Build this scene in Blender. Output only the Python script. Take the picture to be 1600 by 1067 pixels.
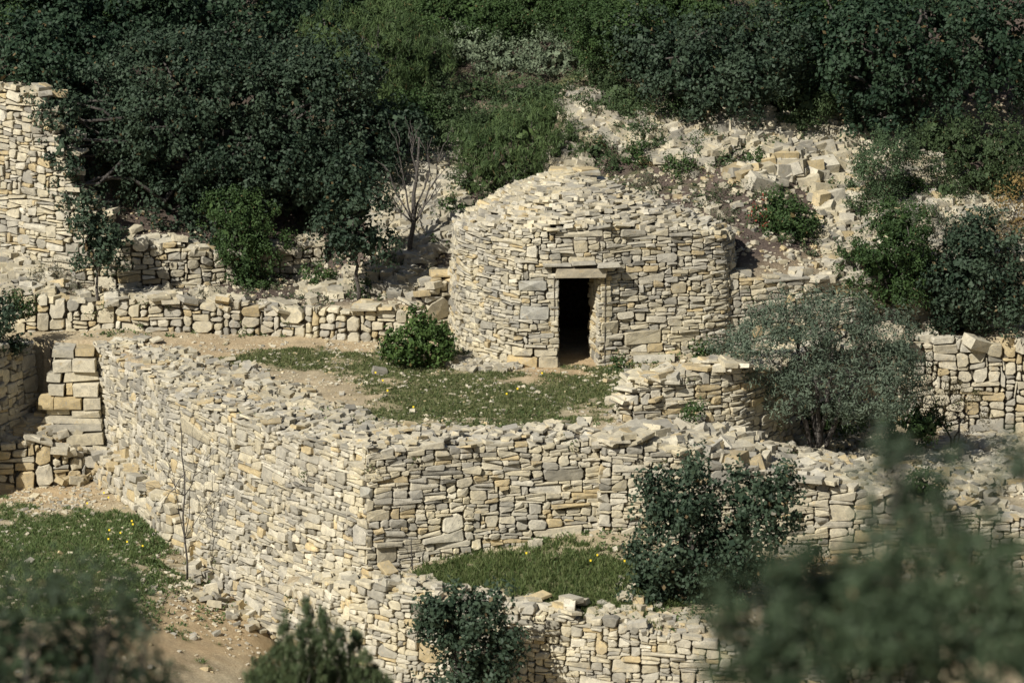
import bpy, bmesh, math, random
import numpy as np
from mathutils import Vector, Matrix

for o in list(bpy.data.objects): bpy.data.objects.remove(o)
SC = bpy.context.scene
COL = SC.collection
RNG = np.random.default_rng(7)

# ------------------------------------------------------------------ camera
FPX, DIST, PITCH = 5400.0, 60.0, math.radians(13.5)
cp, sp = math.cos(PITCH), math.sin(PITCH)
FW = np.array([0, cp, -sp]); RT = np.array([1.0, 0, 0]); UP = np.array([0, sp, cp])
CAM = -DIST*FW - RT*(100/FPX*DIST) + UP*(41.5/FPX*DIST)
cd = bpy.data.cameras.new('camera'); cam = bpy.data.objects.new('camera', cd); COL.objects.link(cam)
cam.location = CAM; cam.rotation_euler = (math.pi/2 - PITCH, 0, 0)
cd.sensor_width = 36; cd.lens = 36*FPX/1600; cd.clip_start = 0.5; cd.clip_end = 1000
cd.dof.use_dof = True; cd.dof.focus_distance = 59.5; cd.dof.aperture_fstop = 1.35
SC.camera = cam
# ------------------------------------------------------------------ light
SUN_AZ, SUN_EL = math.radians(40), math.radians(42)      # azimuth: to the left of the camera's back
w = bpy.data.worlds.new("World"); SC.world = w; w.use_nodes = True
nt = w.node_tree; bg = nt.nodes['Background']
sky = nt.nodes.new('ShaderNodeTexSky'); sky.sky_type = 'NISHITA'; sky.sun_disc = False
sky.sun_elevation = SUN_EL; sky.sun_rotation = math.pi + SUN_AZ
nt.links.new(sky.outputs[0], bg.inputs[0]); bg.inputs[1].default_value = 0.05
sl = bpy.data.lights.new('sun', 'SUN'); sl.energy = 4.9; sl.angle = math.radians(0.5); sl.color = (1.0, 0.965, 0.905)
sun = bpy.data.objects.new('sun', sl); COL.objects.link(sun)
sdir = Vector((-math.sin(SUN_AZ)*math.cos(SUN_EL), -math.cos(SUN_AZ)*math.cos(SUN_EL), math.sin(SUN_EL)))
sun.rotation_euler = sdir.to_track_quat('Z', 'Y').to_euler(); sun.location = (-20, -20, 40)
SC.render.engine = 'CYCLES'
vs = SC.view_settings; vs.view_transform = 'Standard'; vs.look = 'None'; vs.exposure = 0.22; vs.gamma = 1; vs.use_curve_mapping = False

# ------------------------------------------------------------------ projection helpers (photo pixels -> world places)
def ray(u, v): return FW + (u-800)/FPX*RT - (v-533.5)/FPX*UP
def at_y(u, v, y):
    r = ray(u, v); t = (y-CAM[1])/r[1]; return CAM + r*t
def X(u, y, v=575): return at_y(u, v, y)[0]
def Z(v, y): return at_y(800, v, y)[2]
def proj(p):
    d = np.asarray(p)-CAM; k = d@FW
    return 800+FPX*(d@RT)/k, 533.5-FPX*(d@UP)/k, k

# ------------------------------------------------------------------ noise
def _hash(ix, iy, seed):
    n = (ix.astype(np.int64)*374761393 + iy.astype(np.int64)*668265263 + seed*974634777) & 0xffffffff
    n = ((n ^ (n >> 13))*1274126177) & 0xffffffff
    return ((n ^ (n >> 16)) & 0xffff)/65535.0
def vnoise(x, y, seed=0):
    x = np.asarray(x, float); y = np.asarray(y, float)
    ix = np.floor(x); iy = np.floor(y); fx = x-ix; fy = y-iy
    fx = fx*fx*(3-2*fx); fy = fy*fy*(3-2*fy)
    a = _hash(ix, iy, seed); b = _hash(ix+1, iy, seed); c = _hash(ix, iy+1, seed); d = _hash(ix+1, iy+1, seed)
    return (a*(1-fx)+b*fx)*(1-fy)+(c*(1-fx)+d*fx)*fy
def fbm(x, y, seed=0, o=4):
    s = 0; a = .5
    for k in range(o):
        s = s+a*vnoise(np.asarray(x)*2**k, np.asarray(y)*2**k, seed+k*13); a *= .5
    return s/(1-.5**o)

# ------------------------------------------------------------------ materials
def new_mat(name):
    m = bpy.data.materials.new(name); m.use_nodes = True
    n = m.node_tree.nodes; return m, n, m.node_tree.links, n['Principled BSDF']
def nd(n, t, **k):
    x = n.new(t)
    for a, b in k.items():
        if a.startswith('i_'): x.inputs[a[2:].replace('_', ' ')].default_value = b
        else: setattr(x, a, b)
    return x
def mixc(n, l, f, a, b, mode='MIX'):
    x = n.new('ShaderNodeMix'); x.data_type = 'RGBA'; x.blend_type = mode
    for s, v in ((0, f), (6, a), (7, b)):
        if hasattr(v, 'links') or isinstance(v, bpy.types.NodeSocket): l.new(v, x.inputs[s])
        else: x.inputs[s].default_value = v if s == 0 else (*v, 1) if len(v) == 3 else v
    return x.outputs[2]
def ramp(n, l, src, p0, p1, c0=(0, 0, 0, 1), c1=(1, 1, 1, 1)):
    r = n.new('ShaderNodeValToRGB'); r.color_ramp.elements[0].position = p0; r.color_ramp.elements[1].position = p1
    r.color_ramp.elements[0].color = c0; r.color_ramp.elements[1].color = c1
    l.new(src, r.inputs[0]); return r.outputs[0]

def stone_material():
    m, n, l, b = new_mat('limestone')
    at = nd(n, 'ShaderNodeAttribute', attribute_name='col'); g = n.new('ShaderNodeNewGeometry')
    n1 = nd(n, 'ShaderNodeTexNoise', i_Scale=9.0, i_Detail=6.0, i_Roughness=.65); l.new(g.outputs['Position'], n1.inputs['Vector'])
    n2 = nd(n, 'ShaderNodeTexNoise', i_Scale=38.0, i_Detail=4.0, i_Roughness=.7); l.new(g.outputs['Position'], n2.inputs['Vector'])
    n3 = nd(n, 'ShaderNodeTexNoise', i_Scale=3.1, i_Detail=6.0, i_Roughness=.7); l.new(g.outputs['Position'], n3.inputs['Vector'])
    c = mixc(n, l, 1.0, at.outputs['Color'], ramp(n, l, n1.outputs[0], .3, .68, (.66, .66, .66, 1), (1.14, 1.13, 1.10, 1)), 'MULTIPLY')
    c = mixc(n, l, ramp(n, l, n2.outputs[0], .56, .66), c, (.27, .26, .23))       # lichen specks
    x = n.new('ShaderNodeMath'); x.operation = 'MULTIPLY'; l.new(ramp(n, l, n3.outputs[0], .52, .75), x.inputs[0]); x.inputs[1].default_value = .45
    c = mixc(n, l, x.outputs[0], c, (.36, .35, .31))
    n4 = nd(n, 'ShaderNodeTexNoise', i_Scale=.9, i_Detail=4.0); l.new(g.outputs['Position'], n4.inputs['Vector'])
    c = mixc(n, l, .8, c, ramp(n, l, n4.outputs[0], .38, .66, (.80, .79, .78, 1), (1.10, 1.07, .98, 1)), 'MULTIPLY')
    n5 = nd(n, 'ShaderNodeTexNoise', i_Scale=5.0, i_Detail=5.0, i_Roughness=.7); l.new(g.outputs['Position'], n5.inputs['Vector'])
    c = mixc(n, l, ramp(n, l, n5.outputs[0], .60, .72, (0, 0, 0, 1), (.55, .55, .55, 1)), c, (.50, .37, .18))   # rusty stains
    l.new(c, b.inputs['Base Color']); b.inputs['Roughness'].default_value = .92; b.inputs['Specular IOR Level'].default_value = .2
    bp = nd(n, 'ShaderNodeBump', i_Strength=.55, i_Distance=.02); l.new(n1.outputs[0], bp.inputs['Height'])
    bp2 = nd(n, 'ShaderNodeBump', i_Strength=.4, i_Distance=.006); l.new(n2.outputs[0], bp2.inputs['Height']); l.new(bp.outputs[0], bp2.inputs['Normal'])
    l.new(bp2.outputs[0], b.inputs['Normal']); return m
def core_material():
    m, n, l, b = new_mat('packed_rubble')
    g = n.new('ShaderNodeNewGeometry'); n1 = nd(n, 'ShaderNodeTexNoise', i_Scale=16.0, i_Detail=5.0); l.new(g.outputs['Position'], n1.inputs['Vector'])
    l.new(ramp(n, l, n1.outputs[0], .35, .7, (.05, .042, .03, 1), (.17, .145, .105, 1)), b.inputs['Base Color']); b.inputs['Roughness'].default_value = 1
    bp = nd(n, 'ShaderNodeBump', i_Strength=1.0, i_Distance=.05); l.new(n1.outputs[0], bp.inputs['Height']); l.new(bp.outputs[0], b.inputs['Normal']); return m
def leaf_material(name, rough=.5, trans=.12):
    m, n, l, b = new_mat(name)
    at = nd(n, 'ShaderNodeAttribute', attribute_name='col')
    l.new(at.outputs['Color'], b.inputs['Base Color']); b.inputs['Roughness'].default_value = rough; b.inputs['Specular IOR Level'].default_value = .18
    t = n.new('ShaderNodeBsdfTranslucent'); l.new(at.outputs['Color'], t.inputs[0])
    mx = n.new('ShaderNodeMixShader'); mx.inputs[0].default_value = trans
    l.new(b.outputs[0], mx.inputs[1]); l.new(t.outputs[0], mx.inputs[2]); l.new(mx.outputs[0], n['Material Output'].inputs[0]); return m
def bark_material():
    m, n, l, b = new_mat('bark')
    g = n.new('ShaderNodeNewGeometry'); n1 = nd(n, 'ShaderNodeTexNoise', i_Scale=30.0, i_Detail=5.0); l.new(g.outputs['Position'], n1.inputs['Vector'])
    l.new(ramp(n, l, n1.outputs[0], .35, .7, (.035, .030, .025, 1), (.125, .11, .092, 1)), b.inputs['Base Color']); b.inputs['Roughness'].default_value = .95
    bp = nd(n, 'ShaderNodeBump', i_Strength=.6, i_Distance=.02); l.new(n1.outputs[0], bp.inputs['Height']); l.new(bp.outputs[0], b.inputs['Normal']); return m
def ground_material():
    m, n, l, b = new_mat('terrace_soil')
    g = n.new('ShaderNodeNewGeometry')
    A = {k: nd(n, 'ShaderNodeAttribute', attribute_name=k).outputs['Fac'] for k in ('grass', 'ochre', 'litter')}
    n1 = nd(n, 'ShaderNodeTexNoise', i_Scale=3.0, i_Detail=8.0, i_Roughness=.7); l.new(g.outputs['Position'], n1.inputs['Vector'])
    n2 = nd(n, 'ShaderNodeTexNoise', i_Scale=26.0, i_Detail=6.0, i_Roughness=.75); l.new(g.outputs['Position'], n2.inputs['Vector'])
    vo = nd(n, 'ShaderNodeTexVoronoi', i_Scale=22.0); l.new(g.outputs['Position'], vo.inputs['Vector'])
    base = ramp(n, l, n2.outputs[0], .32, .70, (.33, .265, .165, 1), (.66, .565, .38, 1))
    och = ramp(n, l, n2.outputs[0], .3, .72, (.38, .265, .145, 1), (.64, .50, .30, 1))
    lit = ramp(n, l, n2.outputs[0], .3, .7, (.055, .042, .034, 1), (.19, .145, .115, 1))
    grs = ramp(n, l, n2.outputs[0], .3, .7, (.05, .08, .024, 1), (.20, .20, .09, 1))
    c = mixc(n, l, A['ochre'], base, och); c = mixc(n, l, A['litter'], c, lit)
    f = n.new('ShaderNodeMath'); f.operation = 'MULTIPLY'; l.new(A['grass'], f.inputs[0]); f.inputs[1].default_value = .85
    c = mixc(n, l, f.outputs[0], c, grs)
    c = mixc(n, l, .6, c, ramp(n, l, n1.outputs[0], .3, .7, (.5, .5, .5, 1), (1.15, 1.15, 1.15, 1)), 'MULTIPLY')
    l.new(c, b.inputs['Base Color']); b.inputs['Roughness'].default_value = 1; b.inputs['Specular IOR Level'].default_value = .1
    bp = nd(n, 'ShaderNodeBump', i_Strength=.8, i_Distance=.04); l.new(n2.outputs[0], bp.inputs['Height'])
    l.new(bp.outputs[0], b.inputs['Normal']); return m
M_STONE, M_CORE, M_BARK, M_GROUND = stone_material(), core_material(), bark_material(), ground_material()
M_LEAF = leaf_material('foliage', .6, .08); M_GRASS = leaf_material('grass_blades', .6, .3)

# ------------------------------------------------------------------ object helpers
def tag(o, label=None, cat=None, group=None, kind=None):
    if label: o['label'] = label
    if cat: o['category'] = cat
    if group: o['group'] = group
    if kind: o['kind'] = kind
    return o
def empty(name, loc, label=None, cat=None, group=None):
    o = bpy.data.objects.new(name, None); o.location = loc; o.empty_display_size = .2; COL.objects.link(o)
    return tag(o, label, cat, group)
def mesh_obj(name, V, F, mat, parent=None, col=None, origin=None, smooth=False):
    """V world coordinates; origin = where the object's own origin goes"""
    V = np.asarray(V, float); og = np.zeros(3) if origin is None else np.asarray(origin, float)
    me = bpy.data.meshes.new(name)
    if isinstance(F, np.ndarray):
        k = F.shape[1]; me.vertices.add(len(V)); me.vertices.foreach_set('co', (V-og).astype(np.float32).ravel())
        me.loops.add(F.size); me.loops.foreach_set('vertex_index', F.astype(np.int32).ravel())
        me.polygons.add(len(F)); me.polygons.foreach_set('loop_start', np.arange(0, F.size, k, dtype=np.int32))
        try: me.polygons.foreach_set('loop_total', np.full(len(F), k, np.int32))
        except Exception: pass
        me.update(calc_edges=True)
    else:
        me.from_pydata((V-og).tolist(), [], F)
    if col is not None:
        a = me.attributes.new('col', 'FLOAT_COLOR', 'POINT'); c = np.ones((len(V), 4), np.float32); c[:, :3] = col
        a.data.foreach_set('color', c.ravel())
    if not smooth: me.polygons.foreach_set('use_smooth', np.zeros(len(me.polygons), bool))
    else: me.polygons.foreach_set('use_smooth', np.ones(len(me.polygons), bool))
    me.materials.append(mat)
    o = bpy.data.objects.new(name, me); COL.objects.link(o)
    pl = np.zeros(3)
    if parent is not None: o.parent = parent; pl = np.array(parent.location)
    o.location = og-pl
    return o

CREAM = np.array([.56, .50, .355]); LIGHT = np.array([.60, .555, .44]); GREY = np.array([.45, .425, .355]); OCHRE = np.array([.55, .43, .23]); DARK = np.array([.35, .33, .275])
def stone_col(r, greyness=.3, ochre=.08):
    t = r.random()
    if t < greyness: c = GREY*(1-.5*r.random())+LIGHT*.5*r.random()
    elif t < greyness+ochre: c = OCHRE*.7+CREAM*.3
    elif t < greyness+ochre+.05: c = DARK*1.1
    else: k = r.random(); c = CREAM*k+LIGHT*(1-k)
    return c*r.uniform(.86, 1.06)

class Pool:
    """stones of one thing: the largest seen become parts, the rest one stuff part"""
    def __init__(self, parent, name, rest_name, limit=295):
        self.p, self.n, self.rn, self.lim, self.items = parent, name, rest_name, limit, []
    def add(self, V, F, col, area=None):
        V = np.asarray(V); c = V.mean(0); u, v, k = proj(c)
        if area is None: e = V.max(0)-V.min(0); area = e[0]*max(e[2], .3*e[1])
        if not (-12 < u < 1612 and -12 < v < 1080): area *= .001
        self.items.append((area, V, F, col, c))
    def finish(self, minarea=.004):
        it = sorted(self.items, key=lambda a: -a[0])
        big = [i for i in it[:self.lim] if i[0] >= minarea]; rest = it[len(big):]
        for a, V, F, c, ctr in big: mesh_obj(self.n, V, F, M_STONE, self.p, col=c, origin=ctr)
        if rest:
            VV, FF, CC, off = [], [], [], 0
            for a, V, F, c, ctr in rest:
                VV.append(V); CC.append(np.tile(c, (len(V), 1))); FF += [[i+off for i in f] for f in F]; off += len(V)
            o = mesh_obj(self.rn, np.concatenate(VV), FF, M_STONE, self.p, col=np.concatenate(CC), origin=np.array(self.p.location) if self.p else None)
            tag(o, kind='stuff')

# ------------------------------------------------------------------ wall specs: (u, y, v_top, v_bottom)
SPEC = dict(
 main=[(132,1.75,538,738),(190,.25,574,790),(250,-1.67,611,838),(350,-3.6,652,925),(450,-5.2,688,1000),(505,-5.9,697,1035),(566,-6.6,706,1030),(571,-6.63,706,1000),(640,-6.35,703,893),(750,-6.0,700,868),(850,-5.8,694,845),(940,-5.6,688,826)],
 right=[(932,-5.5,690,826),(934,-5.74,690,830),(1000,-5.75,699,838),(1100,-5.6,716,860),(1150,-5.5,730,868),(1190,-5.35,744,870),(1300,-5.15,760,872),(1400,-5.0,782,880),(1660,-4.8,822,905)],
 lower=[(440,-5.6,915,1040),(500,-6.7,912,1090),(550,-7.5,917,1180),(620,-8.0,928,1185),(700,-8.3,938,1185),(830,-8.8,960,1190),(1000,-9.2,988,1190),(1200,-9.4,1005,1190),(1460,-9.2,1005,1190)],
 parapet=[(1000,-2.6,612,640),(962,-3.2,628,655),(964,-3.75,628,672),(1000,-3.75,600,674),(1080,-3.5,585,676),(1160,-3.1,573,678),(1215,-2.3,578,680),(1270,-.6,550,700),(1345,1.0,538,690)],
 bench=[(1340,1.0,534,690),(1430,1.8,531,688),(1520,1.9,540,692),(1600,1.9,545,694),(1690,2.0,548,694)],
 attached=[(1110,.83,430,550),(1190,1.08,432,550),(1260,1.45,437,545),(1330,1.9,440,538),(1450,2.8,412,516),(1690,3.3,404,508)],
 low=[(-90,2.6,452,522),(30,2.6,460,522),(100,2.7,470,520),(200,2.7,473,518),(330,2.5,476,523),(450,2.3,485,529),(560,2.0,490,535),(640,1.9,487,538),(690,2.2,448,532),(716,2.5,430,530)],
 upper=[(-140,6.0,128,370),(0,4.8,138,402),(55,4.2,160,420),(82,4.0,215,430),(112,3.8,290,443),(145,3.75,335,452),(190,3.8,374,460),(300,4.0,390,452),(400,4.5,387,442),(510,5.0,388,432)],
 stairside=[(-80,-.8,556,722),(62,1.95,538,690)],
 remnant=[(-70,.3,704,768),(0,.4,700,766),(60,.5,697,762),(134,.8,712,752)],
 foot=[(138,1.05,704,750),(195,-.65,740,806),(250,-2.1,785,846),(296,-2.66,845,874)],
)
class Path:
    def __init__(self, pts, smooth=.12, closed=False):
        """pts rows: x, y, ztop, zbot"""
        P = np.array(pts, float); seg = np.r_[0, np.cumsum(np.hypot(*np.diff(P[:, :2], axis=0).T))]
        self.L = seg[-1]; n = max(8, int(self.L/.02)); s = np.linspace(0, self.L, n)
        A = np.stack([np.interp(s, seg, P[:, k]) for k in range(4)], 1)
        k = max(1, int(smooth/.02))
        def sm(a, k):
            q = np.r_[2*a[0]-a[k:0:-1], a, 2*a[-1]-a[-2:-k-2:-1]]; return np.convolve(q, np.ones(2*k+1)/(2*k+1), 'valid')
        if k < n-2: A[:, 0] = sm(A[:, 0], k); A[:, 1] = sm(A[:, 1], k)
        t = np.gradient(A[:, :2], axis=0); t /= np.linalg.norm(t, axis=1)[:, None]+1e-9
        self.s, self.A = s, A; self.nx, self.ny = t[:, 1], -t[:, 0]
    def zt(self, s): return np.interp(s, self.s, self.A[:, 2])
    def zb(self, s): return np.interp(s, self.s, self.A[:, 3])
    def P(self, s, z, d, batter=0):
        zb = self.zb(s); d = d-batter*(z-zb)
        nx = np.interp(s, self.s, self.nx); ny = np.interp(s, self.s, self.ny)
        return np.stack([np.interp(s, self.s, self.A[:, 0])+nx*d, np.interp(s, self.s, self.A[:, 1])+ny*d, z], -1)
def spec_path(key, smooth=.12):
    rows = []
    for u, y, vt, vb in SPEC[key]: rows.append((X(u, y, vt), y, Z(vt, y), Z(vb, y)))
    return Path(rows, smooth)
PATHS = {k: spec_path(k, {'main': .05, 'low': .3, 'upper': .2, 'lower': .35, 'right': .06, 'parapet': .15}.get(k, .12)) for k in SPEC}

# ------------------------------------------------------------------ terrain
def yline(path, off, xs):
    x = path.A[:, 0]-path.nx*off; y = path.A[:, 1]-path.ny*off
    o = np.argsort(x); return np.interp(xs, x[o], y[o])
def zline(path, xs, k=2):
    o = np.argsort(path.A[:, 0]); return np.interp(xs, path.A[o, 0], path.A[o, k])
def sstep(a, b, x):
    t = np.clip((x-a)/(b-a), 0, 1); return t*t*(3-2*t)
HC = np.array([.25, 2.3])
def height(x, y, detail=True):
    x = np.asarray(x, float); y = np.asarray(y, float); O = .22
    P = PATHS
    # front edge of the hut terrace
    yS = yline(P['stairside'], O, x); xS = P['stairside'].A[-1, 0]
    yM = yline(P['main'], O, x); xM0 = P['main'].A[0, 0]; xM1 = P['main'].A[-1, 0]
    yPp = yline(P['parapet'], O, x); xP0 = P['parapet'].A[:, 0].min()+.15; yB = yline(P['bench'], O, x); xB = X(1342, 1.0)
    yT = np.where(x < xS, yS, np.where(x < xM0+.05, 1.95, np.where(x < xP0, yM, np.where(x < xB, yPp, yB))))
    yF = np.where(x < xP0, yT, yline(P['right'], O, x))
    y9 = yline(P['lower'], O, x); x9 = P['lower'].A[0, 0]
    # terrace
    z0 = .0+.14*np.exp(-((x-1.7)**2/1.2+(y-.9)**2/.9))+.03*sstep(1.5, 3, y)*(x < -2)
    # upper benches
    yLo = yline(P['low'], O, x); yAt = yline(P['attached'], O, x)
    xl, xr = -2.3, 2.8
    yU = np.where(x < xl, yLo, np.where(x > xr, yAt, 3.0))
    zl = zline(P['low'], x)-.06; yW2 = yline(P['upper'], O, x); zW2 = zline(P['upper'], x)-.1; zW2b = zline(P['upper'], x, 3)+.05
    t = np.clip((y-yLo)/np.maximum(yW2-yLo, .3), 0, 1)
    lb = zl*(1-t)+zW2b*t
    bk = sstep(0, 3.5, y-yW2); zsm = np.interp(x, [-12, -10, -8, -5, -3], [3.9, 3.2, 1.9, 1.2, 1.1])
    lb = np.where(y > yW2, zW2*(1-bk)+zsm*bk+.36*(y-yW2), lb)
    sl_ = .62+.42*np.clip(y-3.0, 0, 3.2)+.42*np.clip(y-6.2, 0, 99)                          # rubble bank left of hut
    k = sstep(X(470, 5), X(590, 5), x); lz = lb*(1-k)+np.maximum(sl_, .6)*k
    rz = zline(P['attached'], x)-.05+.30*np.clip(y-yAt, 0, 3.6)+.46*np.clip(y-yAt-3.6, 0, 99)
    c = sstep(-2.2, 2.6, x); mz = (.62+.42*np.clip(y-3.0, 0, 3.2)+.42*np.clip(y-6.2, 0, 99))*(1-c)+(1.2+.32*np.clip(y-1.5, 0, 3.6)+.46*np.clip(y-5.1, 0, 99))*c
    kl = sstep(-2.6, -1.9, x); kr = sstep(2.3, 3.2, x)
    uz = lz*(1-kl)+mz*kl*(1-kr)+rz*kr
    far = np.clip(y-22, 0, 200); uz = uz-far*.12
    # right bench between parapet and lower right wall
    zR = zline(P['right'], x)-.06
    zBk = np.interp(x, [.6, 2.6, 3.6, 4.6, 8], [-.1, -.25, -1.05, -1.35, -1.7])
    t = np.clip((y-yF)/np.maximum(yT-yF, .3), 0, 1); bz = zR*(1-t)+zBk*t
    # grass terrace below the big wall
    gz = np.where(x > X(936, -5.6), zline(P['right'], x, 3), np.where(x < -3.75, -2.22, zline(P['main'], x, 3)))+.06
    t = np.clip((yF-y)/np.maximum(yF-y9, .3), 0, 1); gz = gz*(1-t)+(zline(P['lower'], x)-.05)*t
    # ground at the foot, left
    fz = -2.28-.02*(1.5-y)-.36*np.clip(x+7.4, 0, 2.6)
    yRm = yline(P['remnant'], .2, x)
    fz = np.where((x < xM0-.02) & (y > yRm), -1.62+.25*np.clip(y-yRm, 0, .6), fz)
    vz = np.interp(y, [-300, -100, -58.5, -44, -30, -22, -10.5, -9], [60, 28, 12.75, 6.4, -3.5, -5.5, -5.0, -4.75])
    kf = sstep(-10.5, -13.5, y); fz = fz*(1-kf)+vz*kf
    low_ = np.where(x > x9+.02, vz, fz)
    blend = sstep(x9-.6, x9+1.4, x); low_ = np.where(y < -4, fz*(1-blend)+np.minimum(vz, fz)*blend, fz)
    z = np.where(y > yU, uz, np.where(y > yT, z0, np.where(y > yF, bz, np.where((y > y9) & (x > x9+.02), gz, low_))))
    hut = ((x-HC[0])**2+(y-HC[1])**2 < 2.15**2); z = np.where(hut & (y < 4.4), z0, z)
    if detail:
        z = z+(fbm(x*1.3, y*1.3, 3)-.5)*.10+(fbm(x*6, y*6, 9)-.5)*.035
        z = z+(y > yU+.5)*(fbm(x*.7, y*.7, 21)-.5)*.35*np.clip((y-yU)/3, 0, 1)
    return z
_T = np.linspace(44, 130, 3400)
def hit(u, v):
    r = ray(u, v); p = CAM[None]+r[None]*_T[:, None]; h = height(p[:, 0], p[:, 1])
    i = np.argmax(h > p[:, 2]); return p[i] if h[i] > p[i, 2] else p[-1]
def hits(us, vs_):
    return np.array([hit(a, b) for a, b in zip(us, vs_)])

def masks(x, y, z):
    """grass / ochre / litter from where things lie (world patches picked from the photograph)"""
    d = np.stack([x, y, z], -1)-CAM; k = d@FW; u = 800+FPX*(d@RT)/k; v = 533.5-FPX*(d@UP)/k
    def blob(cx, cy, rx, ry, s=1.0): return s*np.exp(-(((u-cx)/rx)**2+((v-cy)/ry)**2)**1.5)
    nz = fbm(x*1.3, y*2.0, 51, 5); n2 = fbm(x*4, y*6, 77, 4)
    g = blob(640,585,140,20,1.2)+blob(800,618,250,32,1.3)+blob(740,650,190,26,1.2)+blob(960,600,130,22,1.2)+blob(540,565,150,20,1.25)+blob(450,555,90,14,1.0)+blob(1080,560,80,14,.9)+blob(1000,575,60,12,.8)+blob(330,560,90,9,.5)
    g2 = blob(850,890,190,60,1.3)+blob(960,930,130,60,1.3)+blob(700,905,60,18,1)
    g3 = blob(60,850,170,70,1.5)+blob(120,930,170,60,1.3)+blob(210,830,60,25,1)+blob(240,850,60,20,.8)+blob(350,980,110,25,.55)+blob(280,920,120,20,.5)
    g4 = .5*(v < 300)+blob(10,440,50,20,1)+blob(1550,760,40,18,.8)
    grass = np.clip((g+g2+g3+g4)*1.25-.75+(nz-.5)*2.8+(n2-.5)*2.2+.02, 0, 1)
    g2 = g2-blob(1000,835,70,34,1.0)-blob(900,965,150,14,.6); grass = np.where(g2+g3 > .8, np.maximum(grass, np.clip((g2+g3-.62+(nz-.5)*1.8+(n2-.5)*1.6)*2, 0, 1)), grass)
    o = blob(920,578,85,24,2.0)+blob(330,545,300,26,.7)+blob(700,600,300,60,.45)+blob(60,690,110,45,.9)+blob(60,770,120,30,1.0)+blob(310,985,200,60,1.0)+blob(1290,870,60,40,1.2)+blob(1250,395,150,40,.5)+blob(1440,500,60,40,1)+blob(400,940,80,30,.7)
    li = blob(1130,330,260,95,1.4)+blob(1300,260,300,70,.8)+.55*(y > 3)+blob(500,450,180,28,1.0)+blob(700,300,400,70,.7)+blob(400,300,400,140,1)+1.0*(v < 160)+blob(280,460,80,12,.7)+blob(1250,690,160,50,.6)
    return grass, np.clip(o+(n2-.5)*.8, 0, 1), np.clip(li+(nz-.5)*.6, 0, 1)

def grid_axis(lo, hi, step, lo2, hi2):
    a = np.arange(lo, hi, step); b, c, s = [], [], step
    x = lo
    while x > lo2: s *= 1.12; x -= s; b.append(x)
    x, s = a[-1], step
    while x < hi2: s *= 1.12; x += s; c.append(x)
    return np.r_[b[::-1], a, c]
gx = grid_axis(-12.5, 11, .075, -220, 220); gy = grid_axis(-12, 13, .075, -260, 160)
GX, GY = np.meshgrid(gx, gy); gz = height(GX, GY)
V = np.stack([GX.ravel(), GY.ravel(), gz.ravel()], 1); nx_ = len(gx); ny_ = len(gy)
ii = (np.arange(ny_-1)[:, None]*nx_+np.arange(nx_-1)[None]).ravel()
ground = mesh_obj('ground', V, np.stack([ii, ii+1, ii+nx_+1, ii+nx_], 1), M_GROUND, smooth=True); tag(ground, kind='structure')
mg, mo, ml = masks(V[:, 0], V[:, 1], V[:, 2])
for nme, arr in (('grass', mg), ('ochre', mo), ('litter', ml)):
    a = ground.data.attributes.new(nme, 'FLOAT', 'POINT'); a.data.foreach_set('value', arr.astype(np.float32))

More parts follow.
